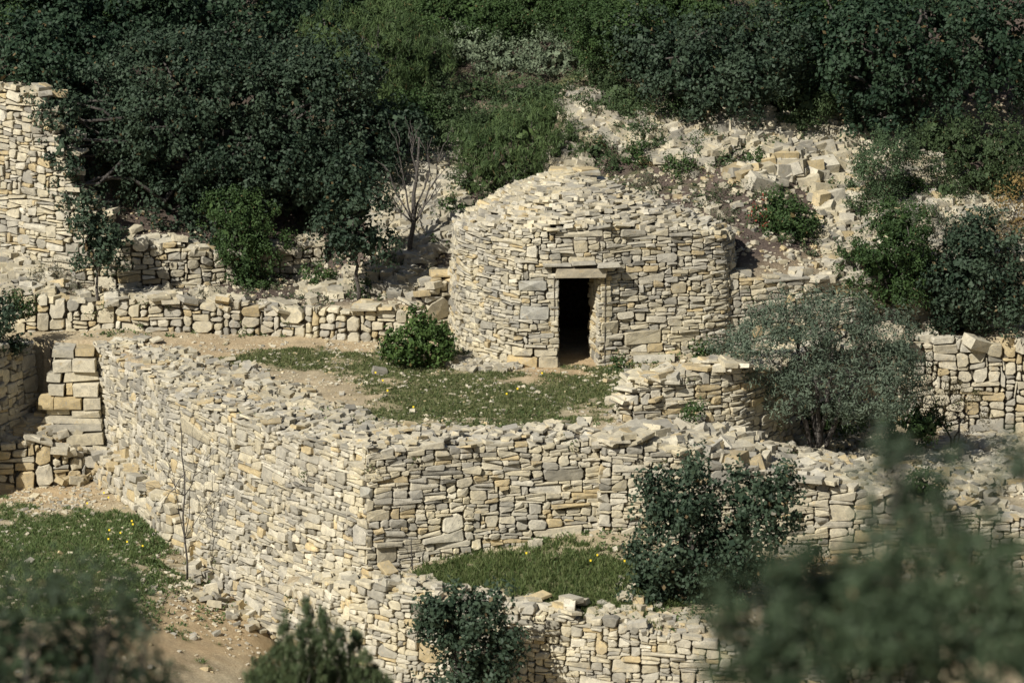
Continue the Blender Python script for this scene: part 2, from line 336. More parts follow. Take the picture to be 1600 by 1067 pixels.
# ------------------------------------------------------------------ masonry
def lay_stones(L, zb, zt, sw, sh, r, blocks=(), tilt=.05, big=.06, rel=None):
    """skyline packing of stones on an unrolled wall face; yields (s0, s1, bl, br, tl, tr)"""
    ds = .02; n = int(L/ds); S = (np.arange(n)+.5)*ds; sk = zb(S)-.22; top = zt(S)
    rel = 0*S if rel is None else rel(S)
    out = []
    for b in blocks:
        m = (S > b[0]) & (S < b[1])
        if b[2] < -50: sk[m] = b[3]
    done = sk >= top-.015
    for it in range(60000):
        for b in blocks:
            m = (S > b[0]) & (S < b[1]) & (sk >= b[2]-.035) & (sk < b[3])
            if m.any(): sk[m] = b[3]
        done = sk >= top-.02
        if done.all(): break
        q = np.where(done, 1e9, sk-rel); i = int(q.argmin()); h0 = sk[i]
        a = i
        while a > 0 and not done[a-1] and abs(sk[a-1]-sk[a]) < .022 and abs(sk[a-1]-h0) < .06: a -= 1
        b_ = i+1
        while b_ < n and not done[b_] and abs(sk[b_]-sk[b_-1]) < .022 and abs(sk[b_]-h0) < .06: b_ += 1
        run = (b_-a)*ds
        if run < .07:
            nb = [sk[a-1]] if a > 0 else []
            if b_ < n: nb.append(sk[b_])
            nb = [q_ for q_ in nb if q_ > h0+.01]
            if run < .035 or not nb: 
                sk[a:b_] = (min(nb) if nb else h0+.06)+.001; continue
        wv = sw*math.exp(r.normal(0, .42)); hv = sh*math.exp(r.normal(0, .38))
        if r.random() < big: wv *= 1.5; hv *= 1.7
        if r.random() < .18: hv *= .55; wv *= 1.3
        wv = min(max(wv, .08), .9); hv = min(max(hv, .035), .42); hv = min(hv, wv*1.15)
        if run < wv*1.5: wv = run
        k = max(2, int(round(wv/ds))); k = min(k, b_-a)
        if r.random() < .5: s0, s1 = a, a+k
        else: s0, s1 = b_-k, b_
        x0, x1 = S[s0]-ds/2, S[s1-1]+ds/2
        m = max(1, (s1-s0)//4); bl, br = sk[s0:s0+m].mean(), sk[s1-m:s1].mean()
        base = (bl+br)/2; tp = base+hv
        for j in (s0-1, s1):                                  # snap to the neighbour's bed
            if 0 <= j < n and abs(sk[j]-tp) < .03 and sk[j] > base+.03: tp = sk[j]
        dt = r.normal(0, tilt)*(x1-x0)
        if r.random() < .12: dt += r.choice([-1, 1])*.25*hv
        dt = max(-hv*.4, min(hv*.4, dt)); tl, tr = tp-dt, tp+dt
        for b in blocks:
            if b[0] < x1-.01 and b[1] > x0+.01 and base < b[2] and max(tl, tr) > b[2]-.03: tl = tr = b[2]
        mt = top[s0:s1].mean()+r.uniform(0, .05)
        if max(tl, tr) > mt+.04: tl = min(tl, mt+.02); tr = min(tr, mt+.02)
        tl = max(tl, bl+.025); tr = max(tr, br+.025)
        out.append((x0, x1, bl, br, tl, tr))
        sk[s0:s1] = np.linspace(tl, tr, s1-s0)
    return out
def stone_mesh(path, q, r, batter=0, proud=.017, gap=.0045, rough=1.0, dbase=0):
    x0, x1, bl, br, tl, tr = q; w_ = x1-x0; h_ = ((tl-bl)+(tr-br))/2
    g = gap*r.uniform(.5, 1.4); g = min(g, .15*h_, .15*w_)
    j = lambda a: r.uniform(-a, a)
    e = .07*min(w_, h_*1.6)*rough
    C = [(x0+g+abs(j(e)), bl+g), (x1-g-abs(j(e)), br+g), (x1-g-abs(j(e)), tr-g), (x0+g+abs(j(e)), tl-g)]
    pts = []
    for k in range(4):
        p, a, b = np.array(C[k]), np.array(C[k-1]), np.array(C[(k+1) % 4])
        c1, c2 = r.uniform(.04, .26)*rough, r.uniform(.04, .26)*rough
        m = min(w_, h_)
        la, lb = np.linalg.norm(a-p)+1e-6, np.linalg.norm(b-p)+1e-6
        pts.append(p+(a-p)/la*min(c1*m*1.3, .45*la)); pts.append(p+(b-p)/lb*min(c2*m*1.3, .45*lb))
    pts = np.array(pts)+r.uniform(-1, 1, (8, 2))*.013*rough*min(1, h_/.1)
    aa = r.normal(0, .035)*rough*min(1, h_/w_*2.5); cc_ = pts.mean(0); q_ = pts-cc_
    pts = cc_+np.stack([q_[:, 0]-aa*q_[:, 1], q_[:, 1]+aa*q_[:, 0]], 1)
    c = pts.mean(0); n = len(pts)
    d0 = dbase+r.normal(0, proud); ta, tb = r.normal(0, .10), r.normal(0, .12)
    dep = lambda Q: d0+np.clip(ta*(Q[:, 0]-c[0])+tb*(Q[:, 1]-c[1]), -.03, .03)
    ins = min(.013, .15*h_)*r.uniform(.5, 1.6); dv = pts-c; dl = np.linalg.norm(dv, axis=1)[:, None]
    inn = c+dv*(1-ins*np.minimum(1.6, (.5*w_+.5*h_)/(dl+1e-6))/(dl+1e-6)*1.0)
    inn = c+dv*np.clip(1-ins/(dl+1e-6), .5, .97)
    cx = c+r.uniform(-.2, .2, 2)*np.array([w_, h_])*.5
    R0 = path.P(pts[:, 0], pts[:, 1], dep(pts)-.17, batter)
    R1 = path.P(pts[:, 0], pts[:, 1], dep(pts)-ins*r.uniform(.5, 1.1), batter)
    R2 = path.P(inn[:, 0], inn[:, 1], dep(inn)+r.uniform(-.006, .006, n), batter)
    R3 = path.P(cx[:1], cx[1:], np.array([d0+r.uniform(0, .012)]), batter)
    V = np.concatenate([R0, R1, R2, R3]); F = []
    for k in range(n):
        k2 = (k+1) % n
        F += [[k, k2, n+k2, n+k], [n+k, n+k2, 2*n+k2, 2*n+k], [2*n+k, 2*n+k2, 3*n]]
    return V, F, w_*h_
def core_strip(path, parent, d=-.10, depth=.4, batter=0, name='packing', skip=None, top=-.05, bot=-.3, ztop=None):
    s = np.arange(0, path.L, .08); s = np.r_[s, path.L]
    zt = (path.zt(s) if ztop is None else ztop(s))+top; zb = path.zb(s)+bot; n = len(s)
    A = path.P(s, zb, d+0*s, 0); B = path.P(s, zt, d+0*s, batter); Cc = path.P(s, zt, d-depth+0*s, batter)
    V = np.concatenate([A, B, Cc]); F = []
    for i in range(n-1):
        if skip and skip[0] < (s[i]+s[i+1])/2 < skip[1]: continue
        F += [[i, i+1, n+i+1, n+i], [n+i, n+i+1, 2*n+i+1, 2*n+i]]
    F += [[0, n, 2*n], [n-1, 2*n-1, 3*n-1]]
    return mesh_obj(name, V, F, M_CORE, parent, origin=np.array(parent.location))

# random loose stones -------------------------------------------------
def hull_variants(n, npts, seed, boxy=.75):
    r = np.random.default_rng(seed); out = []
    for k in range(n):
        bm = bmesh.new()
        cs = np.array([[a, b, c] for a in (-1, 1) for b in (-1, 1) for c in (-1, 1)], float)*.5*(1-r.uniform(0, 1-boxy, (8, 3))*.9)
        ex = r.uniform(-.5, .5, (max(0, npts-8), 3)); 
        for e in ex: e[r.integers(3)] = r.choice([-.5, .5])
        for p in np.r_[cs, ex]: bm.verts.new(p)
        res = bmesh.ops.convex_hull(bm, input=bm.verts)
        junk = [v for v in bm.verts if not v.link_faces]
        if junk: bmesh.ops.delete(bm, geom=junk, context='VERTS')
        bm.verts.ensure_lookup_table(); bm.verts.index_update()
        out.append((np.array([v.co[:] for v in bm.verts]), [[v.index for v in f.verts] for f in bm.faces])); bm.free()
    return out
HULL = hull_variants(30, 11, 5, .86); HULLS = hull_variants(12, 8, 6, .55)
def rotm(rx, ry, rz):
    cx, sx, cy, sy, cz, sz = math.cos(rx), math.sin(rx), math.cos(ry), math.sin(ry), math.cos(rz), math.sin(rz)
    return np.array([[cz, -sz, 0], [sz, cz, 0], [0, 0, 1]])@np.array([[cy, 0, sy], [0, 1, 0], [-sy, 0, cy]])@np.array([[1, 0, 0], [0, cx, -sx], [0, sx, cx]])
def loose(r, pos, size, rot, small=False):
    hv = (HULLS if small else HULL); V, F = hv[r.integers(len(hv))]
    return (V*np.asarray(size))@rotm(*rot).T+np.asarray(pos), F

def build_wall(key, name, label, cat='wall', sw=.22, sh=.10, seed=1, grey=.3, ochre=.08, batter=.05, blocks=(), tilt=.05, cap=0, cap_w=.5, cap_size=(.26, .2, .06), big=.06, gap=.0045, rel=None, uneven=.04, path=None, limit=295, gradient=None):
    r = np.random.default_rng(seed); path = path or PATHS[key]
    c = path.P(np.array([path.L/2]), np.array([path.zb(path.L/2)]), np.array([0.]))[0]
    root = empty(name, c, label, cat)
    pool = Pool(root, 'stone', 'small_stones', limit)
    un = lambda s: path.zt(s)+(vnoise(s*3.1, s*0+seed, 5)-.5)*2*uneven
    for q in lay_stones(path.L, path.zb, un, sw, sh, r, blocks, tilt, big, rel):
        V, F, a = stone_mesh(path, q, r, batter, gap=gap)
        gq, oq = (grey, ochre) if gradient is None else gradient((q[0]+q[1])/2, (q[2]+q[4])/2)
        pool.add(V, F, stone_col(r, gq, oq))
    for b in blocks:
        if b[2] > -50 and len(b) > 4:
            V, F, a = stone_mesh(path, (b[0], b[1], b[2], b[2], b[3], b[3]), r, batter, rough=.6, dbase=.012)
            pool.add(V, F, np.array(b[4])*r.uniform(.9, 1.05))
    core_strip(path, root, batter=batter, ztop=un, depth=.05 if key == 'foot' else .4)
    if cap:
        for k in range(int(cap*path.L)):
            s = r.uniform(0, path.L); d = -r.uniform(.02, 1)*cap_w; f = min(1.55, math.exp(r.normal(0, .35)))
            sx, sy, sz = cap_size[0]*f*r.uniform(.7, 1.4), cap_size[1]*f, cap_size[2]*r.uniform(.6, 1.5)
            p = path.P(np.array([s]), np.array([float(un(s))+r.uniform(-.02, .07)]), np.array([d]), 0)[0]
            zb = path.zb(s); p[:2] -= np.array([np.interp(s, path.s, path.nx), np.interp(s, path.s, path.ny)])*batter*(p[2]-zb)
            V, F = loose(r, p, (sx, sy, sz), (r.normal(0, .16), r.normal(0, .16), r.uniform(0, 6.3)))
            pool.add(V, F, stone_col(r, grey*.9, ochre))
    pool.finish()
    return root

# ================================================================== THE HUT
hut_pts = [(-1.2,4.6,1.78),(-1.75,4.1,1.82),(-2.13,3.3,1.92),(-2.25,2.2,2.08),(-2.08,1.3,2.18),(-1.6,.55,2.28),(-1.12,.08,2.36),(-.92,-.05,2.38),(-.31,-.02,2.42),(.42,.08,2.42),(.95,.30,2.40),(1.6,.42,2.36),(2.25,.60,2.30),(2.66,.80,2.24),(2.84,1.2,2.16),(2.9,2.1,2.0),(2.75,3.1,1.85),(2.35,4.0,1.78),(1.6,4.6,1.75)]
HP = Path([(x, y, z, (-.05 if k < 9 else .0)) for k, (x, y, z) in enumerate(hut_pts)], .08)
def s_of(px, py): return HP.s[np.argmin((HP.A[:, 0]-px)**2+(HP.A[:, 1]-py)**2)]
sA, sB = s_of(-.31, 0), s_of(.42, .08)
sC = s_of(-.95, -.03)
hut = empty('stone_hut', (0.25, 2.3, 0), 'round dry stone hut with domed roof of flat stones and a dark low doorway', 'hut')
r = np.random.default_rng(11)
cr1, gr1, oc1 = (.56, .50, .36), (.42, .41, .36), (.56, .44, .24)
hblocks = [(sA, sB-.03, -99, 1.60), (sA-.12, sB-.02, 1.60, 1.78),
           (sC-.32, sC+.30, .0, .21, oc1), (sC+.31, sA-.005, .0, .21, cr1), (sC-.22, sC+.22, .21, .38, cr1), (sC+.24, sA-.005, .21, .36, cr1),
           (sC-.05, sA-.16, .86, 1.10, gr1), (sC-.1, sA-.2, 1.36, 1.55, gr1),
           (sB+.45, sB+1.15, .34, .58, cr1), (sB+.02, sB+.38, .55, .80, cr1), (sB+1.3, sB+1.6, 1.2, 1.42, cr1), (sB-.45, sB-.20, 2.02, 2.24, cr1)]
pool = Pool(hut, 'stone', 'small_wall_stones', 298)
hz = lambda s: HP.zt(s)+(vnoise(s*1.7, s*0+3, 5)-.5)*.16+(vnoise(s*6, s*0+3, 5)-.5)*.05
for q in lay_stones(HP.L, HP.zb, hz, .19, .066, r, hblocks, .045, .05):
    V, F, a = stone_mesh(HP, q, r, .03, proud=.016); k = .42 if q[2] > .9 else .22
    pool.add(V, F, stone_col(r, k, .07))
for b in hblocks:
    if len(b) > 4:
        V, F, a = stone_mesh(HP, (b[0], b[1], b[2], b[2], b[3], b[3]), r, .03, rough=.7, dbase=.01); pool.add(V, F, np.array(b[4])*r.uniform(.95, 1.05))
pool.finish()
# lintel
V, F = loose(r, (.07, .10, 1.69), (.92, .30, .17), (0, .01, .09)); mesh_obj('lintel', V, F, M_STONE, hut, col=np.array((.50, .44, .32)), origin=(.07, .1, 1.69))
# ledge slabs over the lintel
for (px, wd, zz) in ((-.35, .5, 1.83), (.12, .42, 1.86), (.55, .40, 1.82)):
    V, F = loose(r, (px, .04, zz), (wd, .26, .045), (0, r.normal(0, .03), .1)); mesh_obj('ledge_slab', V, F, M_STONE, hut, col=stone_col(r, .6, 0), origin=(px, .04, zz))
core_strip(HP, hut, batter=.03, skip=(sA-.02, sB+.02), depth=.02)
over = Path([(-.42, .07, 2.35, 1.66), (.50, .17, 2.35, 1.66)], .02); core_strip(over, hut, d=-.02, depth=.6, name='packing', bot=0)
# passage: jambs and ceiling
for nm, pts_ in (('jamb_stone', [(-.31, .0, 1.62, -.05), (-.31, .75, 1.62, -.05)]), ('jamb_stone', [(.22, .78, 1.62, -.05), (.44, .09, 1.62, -.05)])):
    jp = Path(pts_, .02); pj = Pool(hut, nm, 'small_wall_stones', 60)
    for q in lay_stones(jp.L, jp.zb, jp.zt, .26, .085, r): V, F, a = stone_mesh(jp, q, r, 0, proud=.008); pj.add(V, F, stone_col(r, .15, .15))
    pj.finish(); core_strip(jp, hut, d=-.06, depth=.02, top=.0)
for k in range(3):
    V, F = loose(r, (.03, .32+.22*k, 1.68), (.95, .23, .12), (0, 0, 0)); mesh_obj('passage_slab', V, F, M_STONE, hut, col=GREY, origin=(.03, .32+.22*k, 1.68))
# inner room
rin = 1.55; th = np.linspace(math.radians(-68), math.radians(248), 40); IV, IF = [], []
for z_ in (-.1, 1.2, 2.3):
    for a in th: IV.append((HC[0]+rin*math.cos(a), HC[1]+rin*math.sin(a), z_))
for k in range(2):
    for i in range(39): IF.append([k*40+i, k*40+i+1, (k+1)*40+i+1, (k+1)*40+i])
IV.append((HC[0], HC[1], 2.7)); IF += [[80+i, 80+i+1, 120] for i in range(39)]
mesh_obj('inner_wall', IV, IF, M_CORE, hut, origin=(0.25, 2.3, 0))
# roof of flat stones
AP = np.array([.0, 2.25]); ZA = 2.97
def roof_pt(s, t, lift=0):
    p = HP.P(np.array([s]), np.array([float(HP.zt(s))+(float(vnoise(s*1.7, 3.0, 5))-.5)*.12]), np.array([-0.075+.035*max(0, 1-abs(s-sC-.5)/2.0)]), .03)[0]
    ex = 1.85-.7*float(sstep(.3, 2.0, p[0]))-.25*float(np.exp(-((p[0]+.3)/1.0)**2)*(p[1] < 1)); f = 1-(1-t)**ex; xy = p[:2]*(1-t)+AP*t; return np.array([xy[0], xy[1], p[2]+(ZA-p[2])*f+lift]), p
ns = 90; RV, RF = [], []
for j in range(13):
    for i in range(ns):
        q, _ = roof_pt(HP.L*i/(ns-1), j/12, -.07); RV.append(q)
for j in range(12):
    for i in range(ns): RF.append([j*ns+i, j*ns+(i+1) % ns, (j+1)*ns+(i+1) % ns, (j+1)*ns+i])
mesh_obj('roof_packing', RV, RF, M_CORE, hut, origin=(0.25, 2.3, 0))
pr = Pool(hut, 'roof_stone', 'small_roof_stones', 298)
t = -.02
while t < .985:
    s = r.uniform(0, .3); Rloc = 2.4*(1-t)+.02
    while s < HP.L:
        wd = .17*math.exp(r.normal(0, .42)); wd = min(max(wd, .07), .5); dp = r.uniform(.12, .24); tk = r.uniform(.035, .085)*(1.5 if r.random() < .15 else 1)
        q, p0 = roof_pt(s, min(max(t+r.normal(0, .014)+.035, -.0), 1), r.uniform(-.03, .03))
        dxy = p0[:2]-AP; yaw = math.atan2(dxy[1], dxy[0])+math.pi/2; sl0 = (ZA-p0[2])*1.9*(1-max(t, 0))**.9/max(np.linalg.norm(dxy), .3)
        til = -math.atan(sl0)*r.uniform(.05, .75)
        V, F = loose(r, (0, 0, 0), (wd, dp, tk), (0, 0, r.normal(0, .45)))
        V = V@rotm(til+r.normal(0, .12), r.normal(0, .09), 0).T@rotm(0, 0, yaw).T+q
        pr.add(V, F, stone_col(r, .33, .07), wd*dp)
        s += (wd+.01)*.92/max(1-t, .06)
    t += .034
for k in range(9):
    a = r.uniform(0, 6.3); V, F = loose(r, (AP[0]+.25*math.cos(a), AP[1]+.22*math.sin(a), ZA+.01+.012*k), (.42, .3, .055), (r.normal(0, .05), r.normal(0, .05), a)); pr.add(V, F, stone_col(r, .3, .05), .15)
pr.finish()

# ================================================================== WALLS
def grad_main(s, z):   # the long left face is greyer, its foot yellower
    L1 = PATHS['main']; x = np.interp(s, L1.s, L1.A[:, 0])
    return (.55, .05) if x < -3.8 else (.30, .08)
mp = PATHS['main']
def su(key, u, y):
    p = PATHS[key]; x = X(u, y, 700); return p.s[np.argmin((p.A[:, 0]-x)**2+(p.A[:, 1]-y)**2)]
sc = su('main', 569, -6.62)
build_wall('main', 'retaining_wall', 'tall curved dry stone retaining wall holding up the hut terrace, with a sharp corner', seed=21, grey=.34, gradient=grad_main, sw=.205, sh=.078, big=.06, batter=.06,
           blocks=[(sc-.22, sc+.32, -1.92, -1.62, oc1), (sc-.5, sc-.02, -2.2, -1.94, gr1), (sc-.28, sc+.2, -.5, -.32, gr1), (sc-.1, sc+.45, -.85, -.68, cr1), (sc+.2, sc+.55, -1.55, -1.28, cr1)],
           cap=48, cap_w=1.0, cap_size=(.16, .12, .042), tilt=.06)
build_wall('right', 'retaining_wall', 'stone retaining wall stepping down to the right behind the dark lower bushes', seed=22, grey=.28, ochre=.1, sw=.23, sh=.085, cap=20, cap_w=.7, cap_size=(.24, .18, .06))
build_wall('lower', 'retaining_wall', 'lowest stone wall, below the green grass ledge at the bottom of the view', seed=23, grey=.36, ochre=.07, sw=.185, sh=.085, cap=22, cap_w=.6, cap_size=(.17, .14, .07), uneven=.09)
build_wall('parapet', 'broken_wall', 'low broken wall with a heaped top on the terrace edge left of the olive tree', seed=24, grey=.25, sw=.25, sh=.075, cap=34, cap_w=.6, cap_size=(.27, .2, .06), uneven=.06)
build_wall('bench', 'retaining_wall', 'rough stone wall topped by big square blocks at the right edge behind the olive', seed=25, grey=.22, ochre=.1, sw=.25, sh=.14, cap=6, cap_size=(.4, .3, .18), uneven=.08, gap=.012)
build_wall('attached', 'side_wall', 'stone wall joined to the right side of the hut and running behind the olive tree', seed=26, grey=.32, sw=.23, sh=.09, cap=10, cap_size=(.3, .22, .09), uneven=.06)
build_wall('low', 'low_wall', 'knee high wall of chunky blocks running along the path to the left of the hut', seed=27, grey=.22, ochre=.14, sw=.25, sh=.13, cap=8, cap_w=.45, cap_size=(.28, .22, .09), uneven=.06, gap=.01, big=.1)
build_wall('upper', 'terrace_wall', 'upper left wall that climbs towards the left edge behind the small oaks', seed=28, grey=.30, ochre=.07, sw=.22, sh=.095, cap=16, cap_w=.6, cap_size=(.26, .2, .09), uneven=.12, gap=.01)
build_wall('stairside', 'side_wall', 'shaded wall at the left edge beside the stone steps', seed=29, grey=.6, ochre=.03, sw=.24, sh=.11, cap=5)
build_wall('remnant', 'broken_wall', 'short stub of yellowish wall at the left edge below the steps', seed=30, grey=.15, ochre=.3, sw=.3, sh=.17, cap=7, cap_w=.35, cap_size=(.3, .2, .09), uneven=.1, gap=.012)
build_wall('foot', 'footing_wall', 'low yellowish footing wall leaning against the foot of the tall wall at left', seed=31, grey=.12, ochre=.25, sw=.24, sh=.12, cap=20, cap_w=.45, cap_size=(.25, .19, .09), uneven=.1)

# steps between the side wall and the tall wall
st = empty('stone_steps', (X(105, .8), .6, -1.6), 'flight of rough stone steps at the left end of the tall wall', 'steps')
r = np.random.default_rng(33)
z_ = .0
while z_ > -1.95:
    h_ = r.uniform(.12, .25); z_ -= h_; y_ = 1.62+.36*z_+r.normal(0, .03)
    xl = X(r.uniform(52, 84), y_); xr = X(138+(1.75-y_)*26, y_)+.06; n_ = r.choice([1, 2, 2, 3]); cuts = np.sort(r.uniform(.25, .75, n_-1)); cuts = np.r_[0, cuts, 1]
    for a_, b_ in zip(cuts[:-1], cuts[1:]):
        wd = (xr-xl)*(b_-a_); hh = h_*r.uniform(.82, 1.0)
        if wd < .1: continue
        V, F = loose(r, (xl+(xr-xl)*(a_+b_)/2, y_+.14+r.normal(0, .04), z_+h_/2), (wd-.012, .5, hh), (r.normal(0, .05), r.normal(0, .03), r.normal(0, .07)))
        mesh_obj('step', V, F, M_STONE, st, col=stone_col(r, .32, .18)*.97, origin=V.mean(0))
V = [(X(78, 1.9), 2.0, -.15), (X(140, 1.9), 2.0, -.15), (X(140, 1.2), 1.15, -2.3), (X(78, 1.2), 1.15, -2.3)]
mesh_obj('packing', V, [[0, 1, 2, 3]], M_CORE, st, origin=np.array(st.location))

#PART2
# ================================================================== LOOSE STONES
def scatter(n, box, dens, r):
    """random places on the ground, kept by a density that is given over the photograph"""
    x = r.uniform(box[0], box[1], n); y = r.uniform(box[2], box[3], n); z = height(x, y)
    steep = np.abs(height(x, y-.12, False)-height(x, y+.12, False)) > .22
    P = np.stack([x, y, z], 1); d = P-CAM; k = d@FW; u = 800+FPX*(d@RT)/k; v = 533.5-FPX*(d@UP)/k
    keep = (r.random(n) < dens(u, v, x, y)) & ~steep
    keep &= ~(((x-HC[0])**2+(y-HC[1])**2 < 2.5**2) & (y > .3))
    return P[keep]
def ell(u, v, *E):
    s = 0*u
    for e in E:
        s = np.maximum(s, (((u-e[0])/e[2])**2+((v-e[1])/e[3])**2 < 1)*(e[4] if len(e) > 4 else 1.0))
    return s
def rubble(name, label, cat, box, dens, n, size, seed, grey=.25, ochre=.08, pile=.0, part='stone', limit=250, col=None):
    r = np.random.default_rng(seed); P = scatter(n, box, dens, r)
    if len(P) == 0: print('EMPTY', label); return
    root = empty(name, P.mean(0), label, cat); pool = Pool(root, part, 'small_stones', limit)
    for p in P:
        f = min(1.9, math.exp(r.normal(0, .40))); s = size*f
        q = p+np.array([0, 0, s*.12+r.uniform(0, pile)])
        V, F = loose(r, q, (s*r.uniform(.8, 1.5), s*r.uniform(.7, 1.1), s*r.uniform(.35, .8)), (r.normal(0, .2), r.normal(0, .2), r.normal(0, .7)))
        pool.add(V, F, stone_col(r, grey, ochre)*r.uniform(.78, 1))
    pool.finish(.012)
    return root
def box_px(u0, u1, y0, y1): return (X(u0, y0), X(u1, y0), y0, y1)
rubble('rubble_bank', 'bank of tumbled pale stones to the left of the hut, behind the bare tree', 'rubble', box_px(560, 740, 3.2, 8), lambda u, v, x, y: ell(u, v, (650, 300, 75, 110, .9), (600, 250, 40, 40, .5)), 3300, .15, 41, .45, .03, .1)
rubble('ruined_wall', 'long collapsed wall of pale blocks on the slope behind the hut', 'wall', box_px(860, 1470, 4.5, 9.5),
       lambda u, v, x, y: ell(u, v, (910, 175, 35, 20), (960, 205, 70, 22), (1120, 205, 100, 32), (1240, 225, 70, 35), (1320, 210, 40, 45), (1360, 240, 60, 40), (1050, 235, 90, 26, .7), (880, 250, 40, 30, .5)), 9500, .17, 42, .42, .03, .14)
rubble('fallen_blocks', 'row of big square blocks fallen on the brown slope above the round dark bush', 'stone blocks', box_px(1100, 1350, 3.5, 7.5),
       lambda u, v, x, y: ell(u, v, (1180, 280, 45, 16), (1250, 262, 75, 26), (1310, 290, 40, 50)), 560, .27, 43, .4, .08, .05)
rubble('rubble_slope', 'slope of loose pale stones above the oaks at the right', 'rubble', box_px(1290, 1640, 2.0, 7.5),
       lambda u, v, x, y: ell(u, v, (1400, 300, 110, 60, .6), (1330, 380, 80, 50, .4), (1530, 325, 90, 26, .7), (1430, 400, 60, 50, .3)), 5600, .14, 44, .4, .05, .1)
rubble('stone_heap', 'spill of loose stones on the bank in front of the olive tree', 'rubble', box_px(1180, 1680, -5.2, 1.4),
       lambda u, v, x, y: ell(u, v, (1300, 745, 130, 26, .7), (1480, 740, 170, 40, .7), (1550, 700, 80, 40, .6), (1250, 690, 90, 20, .3)), 7000, .13, 45, .35, .08, .08)
rubble('slab_steps', 'jumble of flat slabs between the broken parapet and the wall below it', 'stone slabs', box_px(950, 1200, -5.5, -3.7),
       lambda u, v, x, y: ell(u, v, (1060, 695, 120, 22, .9), (1150, 715, 60, 26, .9)), 1100, .20, 46, .25, .08, .06)
rubble('rubble_spill', 'small stones spilled at the foot of the tall wall around the bare sapling', 'rubble', box_px(240, 520, -8.5, -2.2),
       lambda u, v, x, y: ell(u, v, (320, 880, 60, 32, .8), (370, 925, 80, 30, .4), (420, 965, 60, 26, .4), (300, 850, 40, 20, .6)), 1700, .14, 47, .3, .1, .06)
rubble('terrace_rubble', 'band of loose stone chips along the terrace edge inside the tall wall', 'rubble', box_px(150, 960, -6.2, 1.6),
       lambda u, v, x, y: ell(u, v, (330, 585, 90, 22, .7), (420, 622, 80, 26, .9), (500, 655, 80, 26, .9), (620, 680, 100, 16, .9), (780, 680, 160, 12, .8), (240, 555, 70, 14, .6)), 5200, .095, 48, .3, .04, .03, limit=200)
rubble('scattered_stones', 'loose stones strewn over the bare brown soil between hut roof and round bush', 'stones', box_px(960, 1380, 2, 6.5),
       lambda u, v, x, y: ell(u, v, (1150, 330, 200, 90, .28), (1250, 410, 130, 25, .5)), 2600, .085, 49, .15, .1, .0)
rubble('scattered_stones', 'flat stones lying on the dark bench above the knee high wall', 'stones', box_px(-60, 720, 2.8, 5),
       lambda u, v, x, y: ell(u, v, (620, 435, 80, 30, .8), (520, 450, 60, 20, .35), (230, 462, 120, 8, .5), (60, 440, 60, 25, .6), (10, 425, 60, 30, .5)), 2200, .15, 50, .25, .06, .03)
rubble('lip_stones', 'loose stones along the edge of the lower green ledge', 'stones', box_px(560, 1150, -9.4, -7),
       lambda u, v, x, y: ell(u, v, (620, 915, 60, 18, .8), (850, 970, 180, 14, .7), (1040, 985, 80, 18, .8), (980, 950, 60, 14, .3)), 2600, .10, 52, .2, .12, .04, limit=150)
rubble('hut_foot_stones', 'loose stones at the foot of the hut between the glossy bush and its corner', 'stones', box_px(690, 840, -.4, .9),
       lambda u, v, x, y: ell(u, v, (760, 570, 60, 14, .8)), 700, .08, 53, .2, .05, .03)

rubble('tumbled_stones', 'tumbled yellowish stones beside and below the stone steps at the left', 'rubble', (X(-40, 1), X(150, 1), -.6, 1.9), lambda u, v, x, y: ell(u, v, (60, 690, 70, 26, .9), (60, 640, 26, 50, .7), (105, 730, 60, 30, .8), (150, 700, 20, 40, .6), (90, 600, 60, 60, .25)), 900, .18, 54, .15, .3, .1)
def big_stone(u, v, w_, d_, h_, rz, label, color, lift=.3, name='boulder'):
    p = hit(u, v); r = np.random.default_rng(int(u+v)); V, F = loose(r, p+np.array([0, 0, h_*lift]), (w_, d_, h_), (r.normal(0, .12), r.normal(0, .12), rz))
    o = mesh_obj(name, V, F, M_STONE, None, col=np.array(color), origin=p); tag(o, label, 'stone'); return o
big_stone(74, 652, .42, .34, .36, .4, 'tilted orange brown block beside the stone steps at the left edge', OCHRE, .5)
big_stone(593, 583, .26, .18, .12, .2, 'dark grey stone in the grass left of the glossy bush', DARK*.8, .3)
big_stone(1024, 563, .75, .3, .14, -.1, 'long flat grey rock in the grass right of the hut door', GREY, .25)
big_stone(332, 938, .22, .08, .34, .3, 'white upright slab among the rubble at the lower left', LIGHT*1.1, .35)
big_stone(836, 854, .2, .14, .14, .5, 'small pale block in the grass at the foot of the tall wall', LIGHT, .35)
big_stone(1283, 322, .30, .22, .32, .7, 'pointed yellow stone standing right of the round dark bush', OCHRE*.6+CREAM*.5, .35)
big_stone(318, 866, .26, .22, .36, .1, 'white square block beside the foot of the bare sapling', LIGHT*1.12, .45)

# gravel: too many and too small to count
def gravel(seed, n, box, dens, size, label):
    r = np.random.default_rng(seed); P = scatter(n, box, dens, r); VV, FF, CC, off = [], [], [], 0
    for p in P:
        s = size*math.exp(r.normal(0, .45)); V, F = loose(r, p+np.array([0, 0, s*.1]), (s*1.2, s*r.uniform(.6, 1.1), s*.5), (r.normal(0, .25), r.normal(0, .25), r.uniform(0, 6.3)), True)
        VV.append(V); FF += [[i+off for i in f] for f in F]; off += len(V); CC.append(np.tile(stone_col(r, .15, .1), (len(V), 1)))
    o = mesh_obj('gravel', np.concatenate(VV), FF, M_STONE, None, col=np.concatenate(CC)); tag(o, label, 'gravel', kind='stuff')
gravel(61, 13000, (-10.5, 4, -6, 2.6), lambda u, v, x, y: (.12+.75*(fbm(x*1.2, y*1.2, 5) > .5)*(fbm(x*4, y*4, 8) > .42))*(y < 2.5), .038, 'pale gravel strewn over the hut terrace')
